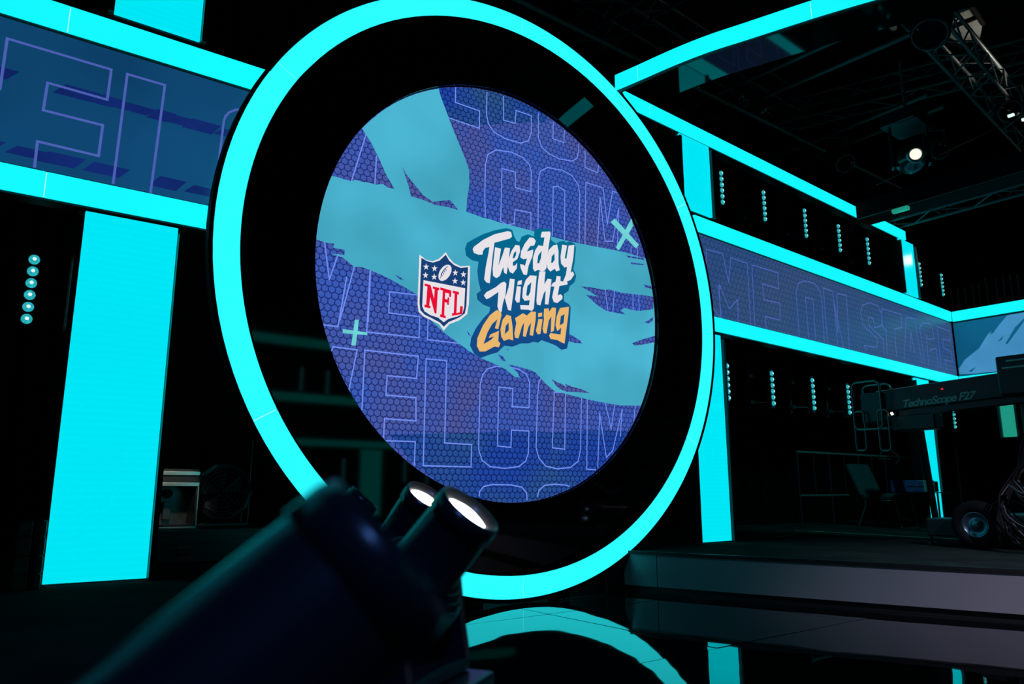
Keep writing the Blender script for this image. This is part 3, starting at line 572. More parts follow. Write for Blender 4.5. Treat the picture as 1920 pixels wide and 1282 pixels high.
# the stage: front edge runs from behind the ring towards the viewer's side
E0, E1 = Vector((4.12, 4.05)), Vector((6.0, -1.45))
stage = platform('stage_platform', [(4.12, 4.26), (4.12, 4.05), (6.0, -1.45), (13.5, -1.45), (13.5, 6.6), (-5, 6.6), (-5, 4.26)], 'raised black stage deck with grey fascia running past the ring')
side = platform('side_platform', [(2.0, 4.24), (2.0, 4.05), (0.55, 0.1), (-5, 0.1), (-5, 4.24)], 'low dark platform carrying the moving lights and the wide pillar')
ed = (E1 - E0).normalized()
en = Vector((ed.y, -ed.x))           # towards the open floor
t = 0.0
L_E = (E1 - E0).length
cuts = [0.0, 0.26, 2.9, 4.4, L_E]
for a, b in zip(cuts[:-1], cuts[1:]):
    A, B = E0 + ed * (a + 0.003), E0 + ed * (b - 0.003)
    mb = MB().prism([(A.x, A.y), (B.x, B.y), (B.x + en.x * 0.02, B.y + en.y * 0.02), (A.x + en.x * 0.02, A.y + en.y * 0.02)], lambda u, v, d: (u, v, d), 0.045, STAGE - 0.022)
    o = mb.build('fascia_panel', M_FASCIA)
    o.parent = stage
A, B = E0, E1
MB().prism([(A.x, A.y), (B.x, B.y), (B.x + en.x * 0.03, B.y + en.y * 0.03), (A.x + en.x * 0.03, A.y + en.y * 0.03)], lambda u, v, d: (u, v, d), STAGE - 0.02, STAGE + 0.002).build('edge_trim', M_BLACK).parent = stage


def tape(a, b, w, label):
    a, b = Vector(a), Vector(b)
    mb = MB()
    d = (b - a).normalized()
    n = Vector((-d.y, d.x)) * w / 2
    mb.prism([tuple(a - n), tuple(b - n), tuple(b + n), tuple(a + n)], lambda u, v, q: (u, v, q), STAGE + 0.0005, STAGE + 0.002)
    tag(mb.build('floor_tape', M_TAPE), label, 'tape', 'tape marks on the stage deck')


tape((7.66, 4.90), (7.40, 2.75), 0.03, 'long dull yellow tape line leading across the deck to the crane wheel')
tape((7.70, 4.58), (7.62, 4.86), 0.025, 'short yellow tape tick branching from the long line on the deck')
tape((6.40, 4.30), (7.0, 4.46), 0.025, 'short yellow tape mark near the foot of the stage pillar')


# black drapes: corrugated cloth
def drape(name, a, b, z0, z1, label, fold=0.16, depth=0.05):
    a, b = Vector(a), Vector(b)
    L = (b - a).length
    d = (b - a) / L
    n = Vector((-d.y, d.x))
    m = int(L / fold * 6)
    vs, fs = [], []
    for i in range(m + 1):
        s = L * i / m
        o = depth * (math.sin(2 * math.pi * s / fold) + 0.4 * math.sin(2 * math.pi * s / (fold * 2.7) + 1))
        p = a + d * s + n * o
        vs += [(p.x, p.y, z0), (p.x, p.y, z1)]
    fs = [(2 * i, 2 * i + 2, 2 * i + 3, 2 * i + 1) for i in range(m)]
    ob = MB().add(vs, fs, True).build(name, M_DRAPE)
    return tag(ob, label, 'drape', 'black stage drapes')


drape('stage_drape', (-4.5, 6.2), (5.0, 6.2), STAGE, 6.0, 'black pleated drape hanging behind the wide pillar and the ring')
drape('stage_drape', (5.05, 6.0), (12.6, 6.0), STAGE, 4.3, 'black pleated drape hanging behind the batten lights and railing')
drape('stage_drape', (12.7, 6.0), (12.9, -1.0), STAGE, 4.0, 'black pleated drape hanging behind the corner screen band', 0.3, 0.07)


# ------------------------------------------------------------------ light bars, pillars, screen bands
def light_bar(W, t0, t1, zs, seams, label, group, m0=0.0, m1=0.0, depth=0.13, mat=None):
    """m0/m1: slanted cuts where the bar meets the round frame (top edge shifted)"""
    z0, z1 = zs
    th = thing('light_bar', label, 'light bar', W.at((t0 + t1) / 2, z0, 0.06), group)
    hb = MB()
    W.box(hb, t0, t1, 0.030, depth, z0 - 0.010, z1 + 0.010)
    hb.build('housing', M_BLACK, th)
    cuts = [t0] + [s for s in seams if t0 < s < t1] + [t1]
    for i, (a, b) in enumerate(zip(cuts[:-1], cuts[1:])):
        ga = 0.0 if i == 0 else 0.0015
        gb = 0.0 if i == len(cuts) - 2 else 0.0015
        sa = m0 if i == 0 else 0.0
        sb = m1 if i == len(cuts) - 2 else 0.0
        ring = [(a + ga, z0), (b - gb, z0), (b - gb + sb, z1), (a + ga + sa, z1)]
        df = MB().prism(ring, lambda u, v, d: W.at(u, v, d), 0.0, 0.029).build('diffuser', mat or M_BAR, th)
        if i:
            sm = MB()
            W.box(sm, a - 0.0014, a + 0.0014, 0.002, 0.029, z0 + 0.004, z1 - 0.004)
            sm.build('seam_light', M_CORE, df)
    return th


def light_pillar(W, t0, t1, z0, z1, label, mat=None, frame=0.03, n0=0.0):
    th = thing('light_pillar', label, 'light pillar', W.at((t0 + t1) / 2, z0, 0.06), 'lit pillars of the set')
    mb = MB()
    W.box(mb, t0, t1, n0, n0 + 0.02, z0 + 0.01, z1)
    mb.build('diffuser', mat or M_PILLAR, th)
    for a, b in ((t0 - frame, t0 - 0.004), (t1 + 0.004, t1 + frame)):
        mb = MB()
        W.box(mb, a, b, n0 - 0.028, n0 + 0.12, z0, z1 - 0.035)
        mb.build('side_frame', M_FRAME, th)
    mb = MB()
    W.box(mb, t0 - frame, t1 + frame, n0 + 0.021, n0 + 0.12, z0, z1)
    mb.build('housing', M_BLACK, th)
    return th


GB = 'cyan light bars framing the screen bands'
light_bar(LW, -3.6, 0.175, Z_UP, [-2.6, -0.828], 'cyan light bar above the large letters, left of the ring', GB, 0, 0.055)
light_bar(LW, -3.6, -0.058, Z_LO, [-2.6, -0.839], 'cyan light bar below the large letters, ending square at the ring', GB)
light_bar(RW, 0.10, 5.965, Z_UP, [1.285, 2.9, 4.5], 'long cyan light bar above the small-lettered band, right of the ring', GB, -0.045, 0)
light_bar(RW, 0.255, 5.965, Z_LO, [1.275, 2.9, 4.5], 'long cyan light bar below the small-lettered band, right of the ring', GB)
light_bar(RW, -0.74, 4.695, Z_TOP, [-0.532, 1.871, 3.4], 'highest straight cyan light bar sloping down from the ring under the grid', GB, -0.115, 0)
light_bar(LW, -3.6, 0.9, Z_TOP, [-2.6, -0.8], 'cyan light bar above the upper left pillar, out at the top', GB)
light_bar(PW, 0.0, 4.2, Z_UP, [1.4, 2.8], 'cyan light bar on top of the corner band with the pale brush shape', GB)
light_bar(PW, 0.0, 4.2, Z_LO, [1.4, 2.8], 'cyan light bar under the corner band, behind the crane arm', GB)

light_pillar(LW, -0.652, -0.213, STAGE, 2.110, 'wide cyan light pillar left of the ring, below the large letters')
light_pillar(LW, -0.628, -0.189, 3.234, 3.95, 'cyan light pillar cut off at the top of the picture, above the large letters')
light_pillar(RW, -0.094, 0.354, STAGE, 2.105, 'cyan light pillar right behind the ring, standing on the stage deck')
light_pillar(RW, -0.115, 0.332, 3.226, 3.95, 'cyan light pillar right of the ring, between the middle and highest bars')
light_pillar(RW, 4.487, 4.92, STAGE, 2.115, 'far cyan light pillar partly hidden behind the crane and the blue case')
light_pillar(RW, 4.475, 4.90, 3.212, 3.96, 'far cyan light pillar with a bright white glare, above the small letters')
light_pillar(PW, 0.455, 0.62, 1.40, 2.115, 'narrow greenish light pillar under the corner band, behind crane cables', M_PILLAR_G)


def band(W, t0, t1, mat, label, z0=2.285, z1=3.030):
    th = thing('screen_band', label, 'screen', W.at((t0 + t1) / 2, z0, 0.06), 'LED screen bands between the light bars')
    mb = MB()
    W.box(mb, t0, t1, 0.012, 0.02, z0, z1)
    scr = mb.build('screen', mat, th)
    mb = MB()
    W.box(mb, t0, t1, 0.021, 0.11, z0 - 0.001, z1 + 0.016)
    mb.build('housing', M_BLACK, th)
    return th, scr


def band_lines(W, scr, lines, w, mat):
    for l in lines:
        MB().strip(l, w, lambda u, v: W.at(u, v, 0.0105)).build('letter_outline', mat, scr)


th, scr = band(LW, -3.6, 0.16, M_BANDL, 'deep blue screen band with large outlined letters, left of the ring')
for row, (zc, ph) in enumerate(((2.735, 0.0), (2.355, 0.11))):
    x = -3.4 + ph
    while x < 0.06:
        w = random.uniform(0.10, 0.17)
        hh = random.uniform(0.022, 0.034)
        sk = 0.05
        if random.random() < 0.82:
            ring = [(x, zc - hh), (min(x + w, 0.12), zc - hh), (min(x + w + sk, 0.14), zc + hh), (x + sk, zc + hh)]
            MB().poly([ring], lambda u, v: LW.at(u, v, 0.0113)).build('dash_mark', M_DASH, scr)
        x += w + random.uniform(-0.03, 0.05)
band_lines(LW, scr, ART['left_letters'] + [[(-2.0, 2.29), (-2.0, 2.92), (-1.55, 2.92), (-1.55, 2.29)]], 0.0125, M_LINE2)
th, scr = band(RW, 0.10, 5.955, M_BANDR, 'grey blue honeycomb screen band with small outlined words, right of the ring')
band_lines(RW, scr, ART['right_letters'], 0.011, M_LINE2)
th, scr = band(PW, 0.0, 4.2, M_BANDP, 'teal corner screen band with a pale blue brush shape')
for q in ART['perp']:
    q2 = [(max(0.005, u), min(3.026, max(2.288, v))) for u, v in q]
    q2 += []
    MB().poly([q2], lambda u, v: PW.at(u, v, 0.0112)).build('brush_stroke', M_BANDPL, scr)
for q in ART['perp_dark']:
    MB().poly([q], lambda u, v: PW.at(u, v, 0.0104)).build('brush_gap', M_BANDP, scr)

# curved canopy bar over the stage front
pts = [Vector((4.097, 3.985)), Vector((4.136, 3.77)), Vector((4.192, 3.441)), Vector((4.262, 3.158)), Vector((4.36, 2.885)), Vector((4.508, 2.466))]
ang = math.atan2(pts[-1].y - pts[-2].y, pts[-1].x - pts[-2].x)
p = pts[-1].copy()
for i in range(9):
    ang += R(2.2)
    p = p + Vector((math.cos(ang), math.sin(ang))) * 0.3
    pts.append(p.copy())
curve = [Vector((q.x, q.y)) for q in bez([(q.x, q.y, 0) for q in pts], 4)]
can = thing('canopy_light', 'curved cyan light bar sweeping up from the ring out of the top of the picture', 'light bar', (4.2, 3.4, 3.975))


def ribbon(pl, o0, o1, z0, z1):
    """closed band following a plan curve between two sideways offsets"""
    mb = MB()
    vs, fs = [], []
    n = len(pl)
    for i, q in enumerate(pl):
        d = (pl[min(i + 1, n - 1)] - pl[max(i - 1, 0)]).normalized()
        s = Vector((-d.y, d.x))
        a, b = q + s * o0, q + s * o1
        vs += [(a.x, a.y, z0), (b.x, b.y, z0), (b.x, b.y, z1), (a.x, a.y, z1)]
    for i in range(n - 1):
        for k in range(4):
            fs.append((i * 4 + k, i * 4 + (k + 1) % 4, i * 4 + 4 + (k + 1) % 4, i * 4 + 4 + k))
    fs += [(3, 2, 1, 0), tuple(4 * (n - 1) + k for k in range(4))]
    return mb.add(vs, fs)


cut = [0, 4, 20, 36, len(curve) - 1]
for a, b in zip(cut[:-1], cut[1:]):
    seg = [q.copy() for q in curve[a:b + 1]]
    d = (seg[1] - seg[0]).normalized()
    if a:
        seg[0] += d * 0.0025
    df = ribbon(seg, 0.0, 0.029, 3.975, 4.100).build('diffuser', M_BAR, can)
    if a:
        q0 = curve[a]
        ribbon([q0 - d * 0.0, q0 + d * 0.0024], 0.002, 0.028, 3.979, 4.096).build('seam_light', M_CORE, df)
ribbon(curve, 0.030, 0.055, 3.965, 4.11).build('housing', M_BLACK, can)
ribbon(curve[5:], 0.055, 0.40, 3.965, 3.985).build('soffit_panel', M_BLACKGLOSS, can)

# ------------------------------------------------------------------ the ring portal with its round screen
RC = Vector((3.1309, 4.0, 2.1328))
RO, RI, RS = 2.1003, 1.9595, 1.496
portal = thing('ring_portal', 'giant black ring portal edged in cyan light with a round screen inside', 'stage portal', (RC.x, 4.0, 0.0))


def ann(r0, r1, y0, y1, a0=0.0, a1=360.0, n=128):
    """annular sector, extruded in y"""
    mb = MB()
    full = abs(a1 - a0) >= 360
    m = n if full else n + 1
    vs, fs = [], []
    for i in range(m):
        t = R(a0 + (a1 - a0) * i / n)
        c, s = math.cos(t), math.sin(t)
        for r, y in ((r0, y0), (r1, y0), (r1, y1), (r0, y1)):
            vs.append((RC.x + r * c, y, RC.z + r * s))
    for i in range(n):
        j = (i + 1) % m
        for k in range(4):
            fs.append((i * 4 + k, i * 4 + (k + 1) % 4, j * 4 + (k + 1) % 4, j * 4 + k))
    if not full:
        fs += [(3, 2, 1, 0), tuple(4 * (m - 1) + k for k in range(4))]
    return mb.add(vs, fs)


for i in range(6):
    a = 30 + i * 60
    df = ann(RI, RO, 4.0, 4.05, a + 0.04, a + 59.96, 40).build('diffuser_segment', M_RING, portal)
    ann(RI + 0.004, RO - 0.004, 4.003, 4.05, a - 0.036, a + 0.036, 1).build('seam_light', M_CORE, df)
ann(RO + 0.003, RO + 0.026, 3.998, 4.06).build('outer_rim', M_BLACKMATT, portal)
ann(RI - 0.012, RI - 0.002, 4.002, 4.085).build('inner_rim', M_BLACKMATT, portal)
ann(RS, RI - 0.013, 4.080, 4.092).build('black_face', M_BLACKGLOSS, portal)
ann(RS - 0.001, RS + 0.02, 4.0925, 4.125).build('screen_lip', M_BLACKMATT, portal)
mb = MB()
mb.lathe([(0.0, 0.0), (RI, 0.0), (RI, 0.010), (0.0, 0.010)], axis_matrix((RC.x, 4.138, RC.z), (0, -1, 0)), 96, False)
mb.build('back_plate', M_BLACK, portal)
for sx in (-0.42, 0.30):
    MB().cbox((RC.x + sx, 4.02, 0.0), (RC.x + sx + 0.12, 4.12, 0.06), 0.008).build('foot_block', M_BLACK, portal)
SY = 4.12


def layer(k):
    return lambda u, v: (RC.x + u, SY - 0.0008 * k, RC.z + v)


mb = MB()
nn = 160
mb.add([(RC.x, SY, RC.z)] + [(RC.x + (RS + 0.001) * math.cos(2 * math.pi * i / nn), SY, RC.z + (RS + 0.001) * math.sin(2 * math.pi * i / nn)) for i in range(nn)],
       [(0, 1 + i, 1 + (i + 1) % nn) for i in range(nn)])
screen = mb.build('round_screen', M_HEX, portal)
for q in ART['deep']:
    MB().poly([q], layer(1)).build('deep_patch', M_HEXD, screen)
for l in ART['lines']:
    mb = MB()
    for s in l:
        mb.strip(s, 0.0085, layer(2))
    mb.build('letter_outline', M_LINE, screen)
MB().poly([ART['teal']], layer(3)).build('brush_stroke', M_TEALSCR, screen)
for q in ART['dark']:
    MB().poly([q], layer(4)).build('brush_gap', M_HEX, screen)
for l in ART['lines_top']:
    mb = MB()
    for s in l:
        mb.strip(s, 0.0075, layer(5))
    mb.build('letter_outline', M_LINE, screen)
for m_ in ART['marks']:
    mb = MB()
    for i, q in enumerate(m_):
        mb.poly([q], layer(6 + 0.3 * i))
    mb.build('cross_mark', M_MARK, screen)
MB().poly([ART['blob']], layer(6)).build('lettering_backing', M_NAVY, screen)
for q in ART['white']:
    MB().poly(q, layer(7)).build('brush_letter', M_WHITE, screen)
for q in ART['gold']:
    MB().poly(q, layer(7.5)).build('brush_letter', M_GOLD, screen)
MB().poly([ART['shield_white']], layer(6.2)).build('shield_border', M_WHITE, screen)
MB().poly([ART['shield_navy']], layer(7)).build('shield_field', M_SNAVY, screen)
MB().poly([ART['shield_field']], layer(8)).build('shield_panel', M_WHITE, screen)
for q in ART['shield_red']:
    MB().poly([q], layer(9)).build('shield_letter', M_RED, screen)
for q in ART['stars']:
    MB().poly([q], layer(8)).build('shield_star', M_WHITE, screen)
MB().poly([ART['ball']], layer(8)).build('shield_football', M_WHITE, screen)
for q in ART['lace']:
    MB().poly([q], layer(9)).build('football_lace', M_SNAVY, screen)


# ------------------------------------------------------------------ LED battens
def batten(x, y, zt, zb, label, group, face=-1):
    """six lensed LED batten on a short yoke; face -1 looks to -y"""
    th = thing('led_batten', label, 'stage light', (x, y, zb - 0.03), group)
    pitch = (zt - zb) / 5
    r = pitch * 0.40
    f = face
    MB().cbox((x - 0.034, min(y, y - f * 0.07), zb - 0.055), (x + 0.034, max(y, y - f * 0.07), zt + 0.055), 0.004).build('housing', M_FRAME, th)
    MB().box((x - 0.05, y - f * 0.035 - 0.006, zb + 0.02), (x - 0.036, y - f * 0.035 + 0.006, zt - 0.02)).build('yoke', M_BLACK, th)
    for i in range(6):
        z = zb + pitch * i
        M = axis_matrix((x, y, z), (0, f, 0))
        ln = MB().lathe([(r, 0.001), (r, 0.008), (r * 0.92, 0.014), (r * 0.6, 0.020), (r * 0.3, 0.023)], M, 20).build('lens', M_LEDLENS, th)
        MB().lathe([(r * 0.36, 0.0225), (r * 0.24, 0.026), (0.0, 0.0275)], M, 14).build('lens_core', M_LEDCORE, ln)
    return th


ORD = ['first', 'second', 'third', 'fourth', 'fifth', 'sixth', 'seventh', 'eighth']
cnt = {'up': 0, 'low': 0, 'left': 0}
LOWORD = ['first', 'second', 'third', 'fourth', 'fifth', 'last']
for kind, x, zt, zb in ART['battens']:
    y = 4.7
    if kind == 'left':
        lb = 'bright six-lens LED batten hanging alone left of the wide pillar'
    elif kind == 'up':
        lb = 'six-lens LED batten above the small-lettered band, %s from the ring' % ORD[cnt['up']]
    else:
        lb = 'six-lens LED batten below the small-lettered band, %s from the ring' % LOWORD[cnt['low']]
    cnt[kind] += 1
    batten(x, y, zt, zb, lb, 'six-lens LED battens of the set')
    px = x - 0.22
    wh = 'lone left' if kind == 'left' else '%s %s' % ((ORD if kind == 'up' else LOWORD)[cnt[kind] - 1], 'upper' if kind == 'up' else 'lower')
    th = thing('hanging_pipe', 'thin dark pipe with two clamps holding the %s batten%s' % (wh, '' if kind == 'left' else ' from the ring'), 'pipe', (px, 4.85, zb - 0.06), 'thin pipes carrying the battens')
    top = 5.118
    MB().tube([(px, 4.85, zb - 0.06), (px, 4.85, top)], 0.013, 8).build('tube', M_BLACK, th)
    for z in (zb + 0.01, zt - 0.03):
        c = MB().cbox((px - 0.024, 4.81, z - 0.022), (px + 0.05, 4.88, z + 0.022), 0.005).build('clamp', M_FRAME, th)
        MB().tube([(px + 0.05, 4.85, z), (x - 0.05, 4.745, z)], 0.006, 6).build('arm', M_FRAME, c)


# ------------------------------------------------------------------ moving lights in front of the viewer
def moving_head(P, axis, r, L, r2, lit, label, deck, arms=True, handle=False):
    P, axis = Vector(P), Vector(axis).normalized()
    M = axis_matrix(P, axis)
    piv = P - axis * (L * 0.78)
    th = thing('moving_head_light', label, 'stage light', (piv.x, piv.y, deck), 'black moving lights on the side platform')
    q = r / 0.067
    prof = [(r * 0.98, -0.035 * q), (r * 0.99, -0.06 * q), (r * 1.02, -L * 0.55), (r2 * 0.98, -L * 0.72), (r2, -L * 0.78), (r2, -L * 1.0), (r2 * 0.86, -L * 1.1), (r2 * 0.5, -L * 1.17), (0.0, -L * 1.18)]
    br = MB().lathe(prof, M, 40).build('barrel', M_HEAD, th)
    for k in range(3):
        a = -L * (0.60 + 0.05 * k)
        rr = r * 1.02 + (r2 * 0.98 - r * 1.02) * max(0, (0.05 * k + 0.05) / 0.17)
        MB().lathe([(rr + 0.0005, a), (rr + 0.002, a), (rr + 0.002, a + 0.006), (rr + 0.0005, a + 0.006)], M, 32, False, True).build('cooling_rib', M_HEAD, br)
    MB().lathe([(0.79 * r, -0.016 * q), (0.93 * r, 0.006), (0.98 * r, 0.006), (1.03 * r, -0.006 * q), (1.03 * r, -0.034 * q), (0.79 * r, -0.034 * q)], M, 40, True, True).build('rim', M_HEAD, th)
    MB().lathe([(0.785 * r, -0.017 * q), (0.7 * r, -0.011 * q), (0.4 * r, -0.004 * q), (0.0, -0.002 * q)], M, 36).build('lens', M_LENSB if lit else M_GLASS, th)
    if arms:
        h = axis.cross(Vector((0, 0, 1))).normalized()
        g = Vector((0, 0, 1)).cross(h).normalized()
        b0 = deck + 0.10
        for s in (-1, 1):
            c = piv + h * s * (r2 * 1.08 + 0.012)
            w = r2 * 0.42
            hz = piv.z - b0
            ring = [(-w * 1.5, -hz), (w * 1.5, -hz), (w * 1.2, -hz * 0.5), (w, 0.0), (w * 0.7, w * 0.75), (-w * 0.7, w * 0.75), (-w, 0.0), (-w * 1.2, -hz * 0.5)]
            arm = MB().prism(ring, lambda u, v, d: c + g * u + Vector((0, 0, v)) + h * d, -0.012, 0.012).build('yoke_arm', M_HEAD, th)
            MB().lathe([(0.0, 0.016), (w * 0.55, 0.016), (w * 0.55, 0.0)], axis_matrix(c + h * s * 0.006, h * s), 20).build('pivot_cap', M_FRAME, arm)
        B = Matrix((( h.x, g.x, 0, piv.x), (h.y, g.y, 0, piv.y), (0, 0, 1, 0), (0, 0, 0, 1)))
        wb = r2 * 1.08 + 0.03
        MB().cbox((-wb, -r2 * 0.62, deck + 0.075), (wb, r2 * 0.62, deck + 0.104), 0.008, B).build('yoke_bridge', M_HEAD, th)
        base = MB().cbox((-wb * 1.05, -r2 * 1.1, deck + 0.004), (wb * 1.05, r2 * 1.1, deck + 0.074), 0.01, B).build('base', M_HEAD, th)
        MB().cbox((-0.03, -r2 * 1.1 - 0.004, deck + 0.025), (0.03, -r2 * 1.1 + 0.002, deck + 0.05), 0.001, B).build('display', M_GLASS, base)
        MB().box((0.045, -r2 * 1.1 - 0.004, deck + 0.032), (0.053, -r2 * 1.1 + 0.002, deck + 0.04), B).build('status_lamp', M_GREENLED, base)
    return th


moving_head((0.2687, 0.5117, 0.6734), (0.7353, -0.2143, 0.6429), 0.068, 0.43, 0.084, False, 'huge out-of-focus black moving light filling the lower left corner', STAGE)
moving_head((0.8327, 1.2335, 0.6815), (0.3532, -0.5405, 0.7636), 0.067, 0.24, 0.108, True, 'black moving light with the larger glowing white lens, in front of the ring', STAGE)
moving_head((1.027, 1.7208, 0.7024), (0.2372, -0.5526, 0.799), 0.060, 0.24, 0.085, True, 'black moving light with the smaller glowing lens, half hidden behind its neighbour', STAGE)
moving_head((1.0129, 2.0534, 0.6955), (0.573, -0.307, 0.7599), 0.052, 0.24, 0.072, False, 'unlit black moving light peeking out between the huge blurred one and the lit pair', STAGE)

# ------------------------------------------------------------------ stage furniture and crane
ch = thing('chair', 'dark teal upholstered chair with metal legs standing before the railing', 'chair', (9.39, 4.7, STAGE))
cx0, cx1, cy0, cy1 = 9.16, 9.62, 4.46, 4.93
sz = STAGE + 0.325
MB().cbox((cx0, cy0, sz), (cx1, cy1 - 0.02, sz + 0.075), 0.03).build('seat', M_FABRIC, ch)
Mb = Matrix.Translation(((cx0 + cx1) / 2 - 0.03, cy1 - 0.05, sz + 0.04)) @ Matrix.Rotation(R(-22), 4, 'X')
MB().cbox((-0.25, -0.03, 0.0), (0.25, 0.035, 0.43), 0.028, Mb).build('backrest', M_FABRIC, ch)
for x in (cx0 + 0.03, cx1 - 0.03):
    MB().tube([(x, cy0 + 0.06, sz), (x, cy0 + 0.05, sz - 0.05), (x + 0.03, cy0 + 0.02, STAGE)], 0.013, 8).build('leg', M_TUBE, ch)
    MB().tube([(x, cy1 - 0.06, sz + 0.05), (x, cy1 - 0.05, sz - 0.08), (x, cy1 + 0.06, STAGE)], 0.013, 8).build('leg', M_TUBE, ch)
MB().tube([(cx0 + 0.03, cy0 + 0.06, sz - 0.012), (cx1 - 0.03, cy0 + 0.06, sz - 0.012), (cx1 - 0.03, cy1 - 0.06, sz - 0.012), (cx0 + 0.03, cy1 - 0.06, sz - 0.012)], 0.011, 8, closed=True).build('seat_frame', M_TUBE, ch)

rl = thing('railing', 'thin metal railing behind the chair at the back of the stage', 'railing', (9.9, 5.1, STAGE))
x0, x1, zt, zb = 8.13, 11.6, 1.17, 0.66
MB().tube([(x0, 5.1, zt), (x1, 5.1, zt)], 0.016, 8).build('top_rail', M_RAIL, rl)
MB().tube([(x0, 5.1, zb), (x1, 5.1, zb)], 0.012, 8).build('bottom_rail', M_RAIL, rl)
for i in range(11):
    x = x0 + (x1 - x0) * i / 10
    MB().tube([(x, 5.1, STAGE if i % 2 == 0 else zb), (x, 5.1, zt)], 0.012 if i % 2 == 0 else 0.008, 8).build('post' if i % 2 == 0 else 'baluster', M_FRAME, rl)

cart = thing('equipment_cart', 'thin black stand with one narrow shelf carrying the blue case', 'stand', (9.3, 4.2, STAGE))
MB().cbox((8.76, 4.12, 0.688), (9.85, 4.36, 0.70), 0.003).build('shelf', M_BLACKMATT, cart)
for x in (9.70, 9.83):
    MB().tube([(x, 4.24, STAGE + 0.02), (x, 4.24, 0.688)], 0.012, 8).build('upright', M_BLACKMATT, cart)
MB().cbox((9.5, 4.0, STAGE + 0.001), (9.95, 4.40, STAGE + 0.02), 0.003).build('base_plate', M_BLACKMATT, cart)
cs = thing('flight_case', 'blue equipment case with a pale green metal end on the thin stand', 'case', (9.15, 4.24, 0.70))
MB().cbox((8.77, 4.15, 0.702), (9.17, 4.34, 0.832), 0.006).build('body', M_CASEB, cs)
e_ = MB().cbox((9.175, 4.145, 0.702), (9.44, 4.345, 0.834), 0.006).build('end_panel', M_CASEA, cs)
MB().tube([(9.27, 4.142, 0.79), (9.27, 4.128, 0.745), (9.37, 4.128, 0.745), (9.37, 4.142, 0.79)], 0.008, 6).build('handle', M_BLACK, e_)
MB().cbox((8.98, 4.142, 0.76), (9.01, 4.149, 0.79), 0.002).build('latch', M_ALU, cs)
MB().box((8.765, 4.145, 0.762), (9.17, 4.1495, 0.768)).build('seam', M_BLACK, cs)
MB().cbox((9.445, 4.15, 0.702), (9.54, 4.34, 0.825), 0.006).build('end_cap', M_BLACK, cs)

cr = thing('camera_crane', 'black telescopic camera crane on a wheeled dolly at the right edge', 'camera crane', (6.75, 2.2, STAGE))
# arm: tapering rectangular tube along -y
AX = 6.55


def arm_box(y0, y1, z0a, z1a, z0b, z1b, xa, xb):
    return MB().add([(xa, y0, z0a), (xb, y0, z0a), (xb, y0, z1a), (xa, y0, z1a), (xa, y1, z0b), (xb, y1, z0b), (xb, y1, z1b), (xa, y1, z1b)],
                    [(0, 1, 2, 3), (7, 6, 5, 4), (0, 4, 5, 1), (1, 5, 6, 2), (2, 6, 7, 3), (3, 7, 4, 0)])


arm = arm_box(3.26, 1.2, 1.395, 1.566, 1.47, 1.655, 6.50, 6.68).build('arm', M_CRANE, cr)
arm_box(3.10, 1.2, 1.40, 1.540, 1.475, 1.60, 6.485, 6.4995).build('side_plate', M_CRANE, arm)
arm_box(3.26, 1.2, 1.567, 1.574, 1.656, 1.663, 6.49, 6.51).build('top_rail', M_TUBE, arm)
arm_box(3.10, 1.2, 1.345, 1.394, 1.42, 1.469, 6.53, 6.65).build('lower_beam', M_CRANE, arm)
fc = bpy.data.curves.new('crane_lettering', 'FONT')
fc.body = 'TechnoScope F27'
fc.size = 0.12
fc.shear = 0.35
fc.offset = 0.0028
fc.extrude = 0.0008
fc.space_character = 0.9
ft = bpy.data.objects.new('tmp_text', fc)
COL.objects.link(ft)
bpy.context.view_layer.update()
tm = bpy.data.meshes.new_from_object(ft.evaluated_get(bpy.context.evaluated_depsgraph_get()))
bpy.data.objects.remove(ft)
xs = [v.co.x for v in tm.vertices]
k_ = 0.575 / (max(xs) - min(xs))
lt = bpy.data.objects.new('crane_lettering', tm)
COL.objects.link(lt)
tm.materials.clear()
tm.materials.append(M_CRANETXT)
lt.parent = arm
sl = math.atan2(0.080, 2.06)
org = ORG[arm.name]
# reading direction runs along -y, letters upright, face to -x
rot = Matrix(((0, 0, -1, 0), (-1, 0, 0, 0), (0, 1, 0, 0), (0, 0, 0, 1)))
lt.matrix_local = Matrix.Translation(Vector((6.4835, 3.045, 1.412)) - org) @ Matrix.Rotation(-sl, 4, 'X') @ rot @ Matrix.Scale(k_, 4)
MB().box((6.47, 2.70, 1.528), (6.484, 2.712, 1.54)).build('indicator_lamp', M_REDLED, arm)


def loop(x, y0, y1, z0, z1, r, tr, name, mat):
    pts = []
    for (cy, cz, a0) in ((y1 - r, z1 - r, 0), (y0 + r, z1 - r, 90), (y0 + r, z0 + r, 180), (y1 - r, z0 + r, 270)):
        for k in range(5):
            a = R(a0 + 22.5 * k)
            pts.append((x, cy + r * math.cos(a), cz + r * math.sin(a)))
    return MB().tube(pts, tr, 8, closed=True).build(name, mat, cr)


loop(6.42, 3.19, 3.44, 1.24, 1.655, 0.05, 0.011, 'weight_frame', M_TUBE)
loop(6.72, 3.24, 3.50, 1.26, 1.66, 0.05, 0.011, 'weight_frame', M_TUBE)
loop(6.42, 3.35, 3.44, 1.06, 1.40, 0.03, 0.009, 'grab_handle', M_TUBE)
loop(6.42, 3.14, 3.23, 1.05, 1.40, 0.03, 0.009, 'grab_handle', M_TUBE)
MB().cbox((6.46, 3.20, 1.30), (6.70, 3.40, 1.56), 0.012).build('counterweight_box', M_CRANE, cr)
MB().cbox((6.50, 2.80, 1.22), (6.66, 3.16, 1.345), 0.01).build('motor_box', M_CRANE, cr)
MB().tube([(6.42, 3.11, 1.37), (6.42, 3.10, 1.35)], 0.012, 8).build('work_lamp', M_LENS, cr)
MB().cbox((6.62, 1.85, 0.55), (6.95, 2.22, 1.40), 0.02).build('column', M_CRANE, cr)
